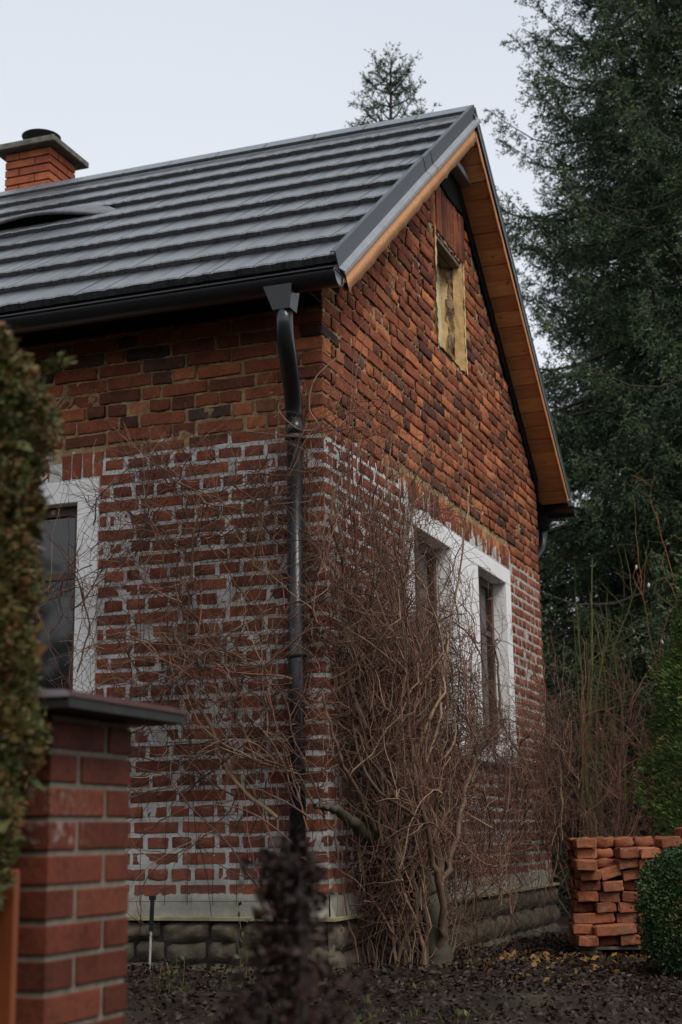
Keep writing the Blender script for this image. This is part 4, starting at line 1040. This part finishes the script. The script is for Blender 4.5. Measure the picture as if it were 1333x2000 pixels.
# shrubs at the far corner
def shrub(name, label, root, n_, hmax, spread, mat, seed, r0=.014, catkins=0, kids=8, kl=(.3, .8)):
    r = np.random.default_rng(seed); t = empty(name, (root[0], root[1], gz(*root) if root[1] < 14 else -.5)); tag(t, label, 'shrub')
    A, B, C2 = [], [], []; tips = []
    for i in range(n_):
        a = r.random()*6.28; p = np.array([root[0]+math.cos(a)*.25*r.random(), root[1]+math.sin(a)*.25*r.random(), t.location[2]])
        d = np.array([math.cos(a)*spread*r.random(), math.sin(a)*spread*r.random(), 1.0]); P = walk(p, d, hmax*r.uniform(.6, 1), .07, .12, (0, 0, .3), r)
        rad = np.linspace(r0*r.uniform(.5, 1), .003, len(P))
        V, F, Rr = tubes([P-np.array(t.location)], [rad], [r.random()], 5); link('stem', fastmesh('stem', V, F, {'rnd': Rr}, True), t, M[mat])
        for k in range(kids):
            j = r.integers(len(P)//4, len(P)-1); dd = (P[j+1]-P[j])/.12*.8+r.normal(size=3)*.5; Q = walk(P[j], dd, r.uniform(*kl), .12, .07, (0, 0, .2), r)
            A.append(Q-np.array(t.location)); B.append(np.linspace(.004, .0015, len(Q))); C2.append(r.random()); tips.append(Q[-1])
            for k2 in range(3):
                j2 = r.integers(1, len(Q)); S = walk(Q[j2], r.normal(size=3)+np.array([0, 0, .4]), r.uniform(.1, .3), .15, .05, (0, 0, 0), r); A.append(S-np.array(t.location)); B.append(np.full(len(S), .0014)); C2.append(r.random()); tips.append(S[-1])
    V, F, Rr = tubes(A, B, C2, 3); o = link('twigs', fastmesh('twigs', V, F, {'rnd': Rr}), t, M[mat]); o['kind'] = 'stuff'
    if catkins:
        me = None
        for i in r.choice(len(tips), catkins, replace=False):
            if me is None:
                m = MB(); m.tube([(0, 0, 0), (0, 0, -.012), (0, 0, -.03), (0, 0, -.045)], [.003, .010, .010, .003], 6); me = m.mesh('catkin', True); me.materials.append(simple('catkin_fluff', (.42, .42, .36), (.6, .6, .52), 30))
            o = bpy.data.objects.new('catkin', me); COL.objects.link(o); o.parent = t; o.location = tuple(tips[i]-np.array(t.location)); o.rotation_euler = (r.normal()*.3, r.normal()*.3, 0)
    return t
shrub('hazel_shrub', 'mossy green stemmed shrub rising behind the far gable corner', (-.05, 6.6), 16, 3.9, .22, 'mossbark', 51, .022)
shrub('hazel_shrub', 'second mossy shrub, nearer the thuja, with leaning stems', (.75, 7.4), 9, 3.2, .45, 'mossbark', 52, .018)
shrub('willow_shrub', 'orange twigged willow with pale catkins above the thuja', (1.35, 6.0), 13, 3.9, .30, 'orangetwig', 53, .013, 26)
shrub('bare_shrub', 'red brown bare shrub crowding the far end of the gable wall', (.45, 4.9), 15, 2.0, .75, 'vine_red', 54, .007, 0, 10, (.3, .9))
shrub('bare_shrub', 'bare brown shrub between the gable corner and the brick stack', (.25, 6.0), 12, 2.5, .55, 'vine_red', 55, .008, 0, 10, (.3, .9))

# far wood behind everything
n_ = 60000; a = rng.uniform(-1.1, 1.1, n_); d = rng.uniform(30, 42, n_); x = 2.6+np.sin(a-.35)*d; y = -7+np.cos(a-.35)*d
hmax = 2.4+1.3*np.sin(x*.55)+.9*np.sin(x*1.9+1)+.5*np.sin(x*5.1); z = -.5 + rng.random(n_)**1.2*np.maximum(.6, hmax+.6)
V, F, Rr = leaf_tris(np.stack([x, y, z], 1), rnd_dirs(n_), rng.uniform(.15, .45, n_), .10, rng.random(n_))
n2 = 70000; a2 = rng.uniform(0, 2*np.pi, n2); d2 = rng.uniform(0, 1, n2); rr2 = 17+d2*7; x2 = 2.6+np.sin(a2)*rr2; y2 = -7+np.cos(a2)*rr2  # unseen tree belt, added behind the camera to darken walls and window reflections
okk = y2 < -2; h2 = 5.0+1.5*np.sin(a2*9)+1.2*np.sin(a2*23+1); z2 = -1 + rng.random(n2)*(h2+1)
P2 = np.stack([x2, y2, z2], 1)[okk]; V2, F2, R2 = leaf_tris(P2, rnd_dirs(len(P2)), rng.uniform(.3, .8, len(P2)), .32, rng.random(len(P2)))
tag(link('added_tree_belt', fastmesh('added_tree_belt', V2, F2, {'rnd': R2}), None, M['spruce_dark']), 'unseen tree belt added behind the camera to darken the lower walls and panes', 'trees', kind='stuff')
w_ = link('distant_wood', fastmesh('distant_wood', V, F, {'rnd': Rr}), None, M['spruce_dark']); tag(w_, 'dark mass of far trees and undergrowth seen under the spruces', 'wood', kind='stuff')

# ------------------------------------------------------------------ brick stack on its pallet
SA = math.radians(16); S0 = Vector((.735, 2.46, 0)); zb = -.372; ux = Vector((math.cos(SA), math.sin(SA), 0)); uy = Vector((-math.sin(SA), math.cos(SA), 0))
pl_ = empty('pallet', tuple(S0+ux*.55+uy*.4+Vector((0, 0, gz(1.2, 2.9))))); tag(pl_, 'weathered wooden pallet under the stacked bricks', 'pallet')
RS = Matrix.Rotation(SA, 4, 'Z')
def pbox(m, a, b):
    mm = MB(); mm.box(a, b); o0 = len(m.v); m.v += [tuple(RS @ Vector(v) + S0) for v in mm.v]; m.f += [tuple(i+o0 for i in f) for f in mm.f]
def pb(name, a, b):
    m = MB(); pbox(m, a, b); o = m.build(name, M['pallet'], bevel=.003); o.parent = pl_; o.location = -Vector(pl_.location)
for k in range(3):
    for q in range(3): pb('block', (-.01+k*.5, .0+q*.33, -.475), (.10+k*.5, .10+q*.33, -.398))
for k in range(6): pb('deck_board', (-.03, .0+k*.135, -.396), (1.16, .105+k*.135, -.376))
ordn = ['lowest', 'second', 'third', 'fourth', 'fifth', 'sixth', 'seventh', 'eighth', 'ninth', 'tenth', 'eleventh']
tops = [10, 7, 9, 9, 10, 11, 11, 10]
col_w = ['at the left end', 'second from the left end', 'third from the left end', 'fourth from the left end', 'fifth from the left end', 'sixth from the left end', 'seventh from the left end', 'eighth from the left end']
lv = {}
for v_ in range(6):
    for (nm, L_) in (('h', .125), ('s', .255)):
        lv[(nm, v_)] = brick_mesh(L_, .0615, .25 if nm == 'h' else .12, 700+v_+(10 if nm == 's' else 0), M['loose'], 1.3)
hs = [0]*8; rr = random.Random(5)
cV, cF, cR = [], [], []; nb = 0
for row in range(11):
    k = 0; cnt = 0; x = rr.uniform(-.015, .02) + (0 if row > 3 else -.03)
    st_pos = {0: (3,), 1: (1, 4), 3: (2,), 2: (0,), 5: (5,)}.get(row, ())
    while k < 8:
        if row >= tops[k]: k += 1; x += .131; continue
        two = k in st_pos and k < 7 and row < tops[k+1]
        L_ = .255 if two else .125; z = zb + row*.0655 + .0325
        tilt = rr.gauss(0, .04); dy = rr.gauss(0, .035); yaw = rr.gauss(0, .07)
        if k == 1 and row == tops[1]-1: tilt = -.32; z += .012
        if row in (3, 4) and k == 0: dy += .05
        o = bpy.data.objects.new('loose_brick', lv[('s' if two else 'h', rr.randrange(6))]); COL.objects.link(o)
        pos = S0 + ux*(x+L_/2) + uy*(dy)
        o.location = (pos.x, pos.y, z); o.rotation_euler = (rr.gauss(0, .02), tilt, SA+yaw)
        kind_ = 'long side out' if two else 'end out'
        tag(o, 'orange brick laid %s, %s course, %s of the stack' % (kind_, ordn[row] if row else 'lowest', col_w[k]), 'brick', 'reclaimed bricks stacked on the pallet')
        x += L_ + rr.uniform(.002, .016); k += 2 if two else 1
    for q in range(9):
        for dpt in (.28, .55):
            if row > 9: continue
            V, F, caps = brick_arrays(.125, .062, .25, row*77+q*3+int(dpt*10), 2); mt = np.array(Matrix.Translation(S0+ux*(.06+q*.131+rr.gauss(0, .004))+uy*dpt+Vector((0, 0, zb+row*.0655+.0325))) @ Matrix.Rotation(SA+rr.gauss(0, .02), 4, 'Z'))
            if q > 7: continue
            cV.append(V @ mt[:3, :3].T+mt[:3, 3]); cF.append(F+nb); nb += len(V); cR.append(np.full(len(V), rr.random()))
o = link('stacked_bricks', fastmesh('stacked_bricks', np.concatenate(cV), np.concatenate(cF), {'rnd': np.concatenate(cR)}), None, M['loose_stuff']); tag(o, 'rear rows of the reclaimed bricks behind the front layer of the stack', 'bricks', kind='stuff')

# ------------------------------------------------------------------ small things on the ground
t = empty('garden_stake', (-.86, -.22, gz(-.86, -.22))); tag(t, 'thin pale metal rod with a black grip stuck in the soil by the plinth', 'stake')
sx = -.86; P0, P1, P2 = (sx, -.22, -.36), (sx+.006, -.22, -.13), (sx+.012, -.22, .02)
for nm, a, b_, r0, mt in (('rod', P0, P1, .006, 'pale_iron'), ('grip', P1, P2, .011, 'black')):
    m = MB(); m.tube([a, b_], r0, 10)
    if nm == 'grip': m.box((b_[0]-.016, b_[1]-.008, b_[2]-.004), (b_[0]+.016, b_[1]+.008, b_[2]+.016))
    o = m.build(nm, M[mt], t); o.location = -Vector(t.location)
def ground_pts(n_, x0, x1, y0, y1, dz=.0):
    x = rng.uniform(x0, x1, n_); y = rng.uniform(y0, y1, n_); ok = ~((x < .06) & (y > -.06)); x, y = x[ok], y[ok]
    return np.stack([x, y, [gz(a_, b2)+dz for a_, b2 in zip(x, y)]], 1)
P = ground_pts(60000, -2.6, 2.4, -3.2, 4.5, .004); P[:, 2] += rng.random(len(P))**2*.03
D = rnd_dirs(len(P)); D[:, 2] = np.abs(D[:, 2])*.35; D /= np.linalg.norm(D, axis=1, keepdims=True)
V, F, Rr = leaf_quads(P, D, rng.uniform(.012, .042, len(P)), rng.uniform(.008, .022, len(P)), rng.random(len(P)))
tag(link('leaf_litter', fastmesh('leaf_litter', V, F, {'rnd': Rr}), None, M['litter']), 'wet dark fallen leaves covering the soil round the house corner', 'leaves', kind='stuff')
P = np.concatenate([ground_pts(260, .35, 1.5, 1.5, 2.5, .02), ground_pts(60, .2, 1.2, .3, 1.6, .02)]); D = rnd_dirs(len(P)); D[:, 2] = np.abs(D[:, 2])*.3; D /= np.linalg.norm(D, axis=1, keepdims=True)
V, F, Rr = leaf_quads(P, D, rng.uniform(.035, .06, len(P)), rng.uniform(.02, .035, len(P)), rng.random(len(P)))
tag(link('yellow_leaves', fastmesh('yellow_leaves', V, F, {'rnd': Rr}), None, M['yellow']), 'scattered yellow leaves on the soil before the pallet', 'leaves', kind='stuff')
def tufts(name, label, centres, h, n_each, mat, wd=.006):
    P = []; D = []; Ls = []
    for (x, y, rad) in centres:
        for k in range(n_each):
            a = rng.random()*6.28; q = rad*math.sqrt(rng.random()); px, py = x+q*math.cos(a), y+q*math.sin(a)
            P.append((px, py, gz(px, py))); d = rng.normal(size=3)*.35; d[2] = 1; D.append(d/np.linalg.norm(d)); Ls.append(h*rng.uniform(.3, 1.1))
    V, F, Rr = leaf_tris(np.array(P), np.array(D), np.array(Ls), wd, rng.random(len(P)))
    return tag(link(name, fastmesh(name, V, F, {'rnd': Rr}), None, M[mat]), label, 'grass', kind='stuff')
cs = [(rng.uniform(-2, 2.2), rng.uniform(-2.5, -.1), .12) for _ in range(9)] + [(.7, -.95, .16), (.85, -1.2, .12), (.55, -.4, .15), (.4, 1.2, .15), (-.25, -.6, .10)]
tufts('grass', 'sparse green grass and moss tufts on the soil', cs, .045, 70, 'grass')
def weed(label, x, y, h, n_, mat='grass', lf=.035):
    t = empty('weed_plant', (x, y, gz(x, y))); tag(t, label, 'plant'); A = []; Pl = []; Dl = []
    for k in range(n_):
        Pq = walk((x+rng.normal()*.03, y+rng.normal()*.03, gz(x, y)), (rng.normal()*.3, rng.normal()*.3, 1), h*rng.uniform(.6, 1.1), .1, .03)
        A.append(Pq-np.array(t.location))
        for q in Pq[2::2]: Pl.append(q); Dl.append(rnd_dirs(1)[0]*.8+np.array([0, 0, .2]))
    V, F, Rr = tubes(A, [np.full(len(a_), .002) for a_ in A], [.5]*len(A), 3); link('stem', fastmesh('stem', V, F, {'rnd': Rr}), t, M['mossbark'])
    Dl = np.array(Dl); Dl /= np.linalg.norm(Dl, axis=1, keepdims=True); V, F, Rr = leaf_quads(np.array(Pl)-np.array(t.location), Dl, lf, lf*.5, rng.random(len(Pl))); o = link('foliage', fastmesh('foliage', V, F, {'rnd': Rr}), t, M[mat])
weed('yellow green weed sprouting against the plinth left of the downpipe', -.27, -.45, .36, 4)
weed('small green weed between the pillar and the downpipe foot', -.55, -.62, .16, 5)
weed('pale green sprigs in the dark bush foot', .62, -1.3, .22, 6)
weed('low moss green plant at the bottom of the picture', .92, -1.05, .10, 7)
# dark withered bush in the near foreground
def deadbush(label, cx0, cy0, prof, zt, n_, seed):
    global rng
    keep = rng; rng = np.random.default_rng(seed); g0 = gz(cx0, cy0); t = empty('withered_bush', (cx0, cy0, g0)); tag(t, label, 'shrub')
    shell_foliage('foliage', (cx0, cy0), prof, g0, zt, n_*2, .022, .013, 'deadleaf', t, .95, 4, 1.0, .1)
    A = []
    for k in range(22):
        z_ = rng.uniform(.5, 1)*(zt-g0); a_ = rng.random()*6.28; r0 = prof(g0+z_, a_)*.8; A.append(spline([(math.cos(a_)*.12, math.sin(a_)*.12, 0), (math.cos(a_)*r0*1.1, math.sin(a_)*r0*1.1, z_*.5), (math.cos(a_)*r0, math.sin(a_)*r0, z_)]))
    V, F, Rr = tubes(A, [np.linspace(.006, .002, len(a_)) for a_ in A], list(rng.random(len(A))), 4); o = link('twigs', fastmesh('twigs', V, F, {'rnd': Rr}), t, M['bark']); o['kind'] = 'stuff'; rng = keep
def p1(z, a): return (.040+.026*min(1, (.3-z)*3))*(1+.35*math.sin(3*a+z*17)+.25*math.sin(37*z+a)) + max(0, .14-z)*.42*(1+.3*math.sin(5*a+9*z))
deadbush('dark blurred withered bush column in the centre foreground', 1.60, -4.45, p1, .297, 3000, 71)
def p2(z, a): q = (z+.9)/1.0; return .20*math.sqrt(max(0, 1-q**3))*(1+.3*math.sin(3*a+z*9)+.2*math.sin(21*z+a)) if q > 0 else .2
if 0: deadbush('low dark withered bush right of the taller one in the foreground', 1.62, -3.35, p2, .09, 2600, 73)
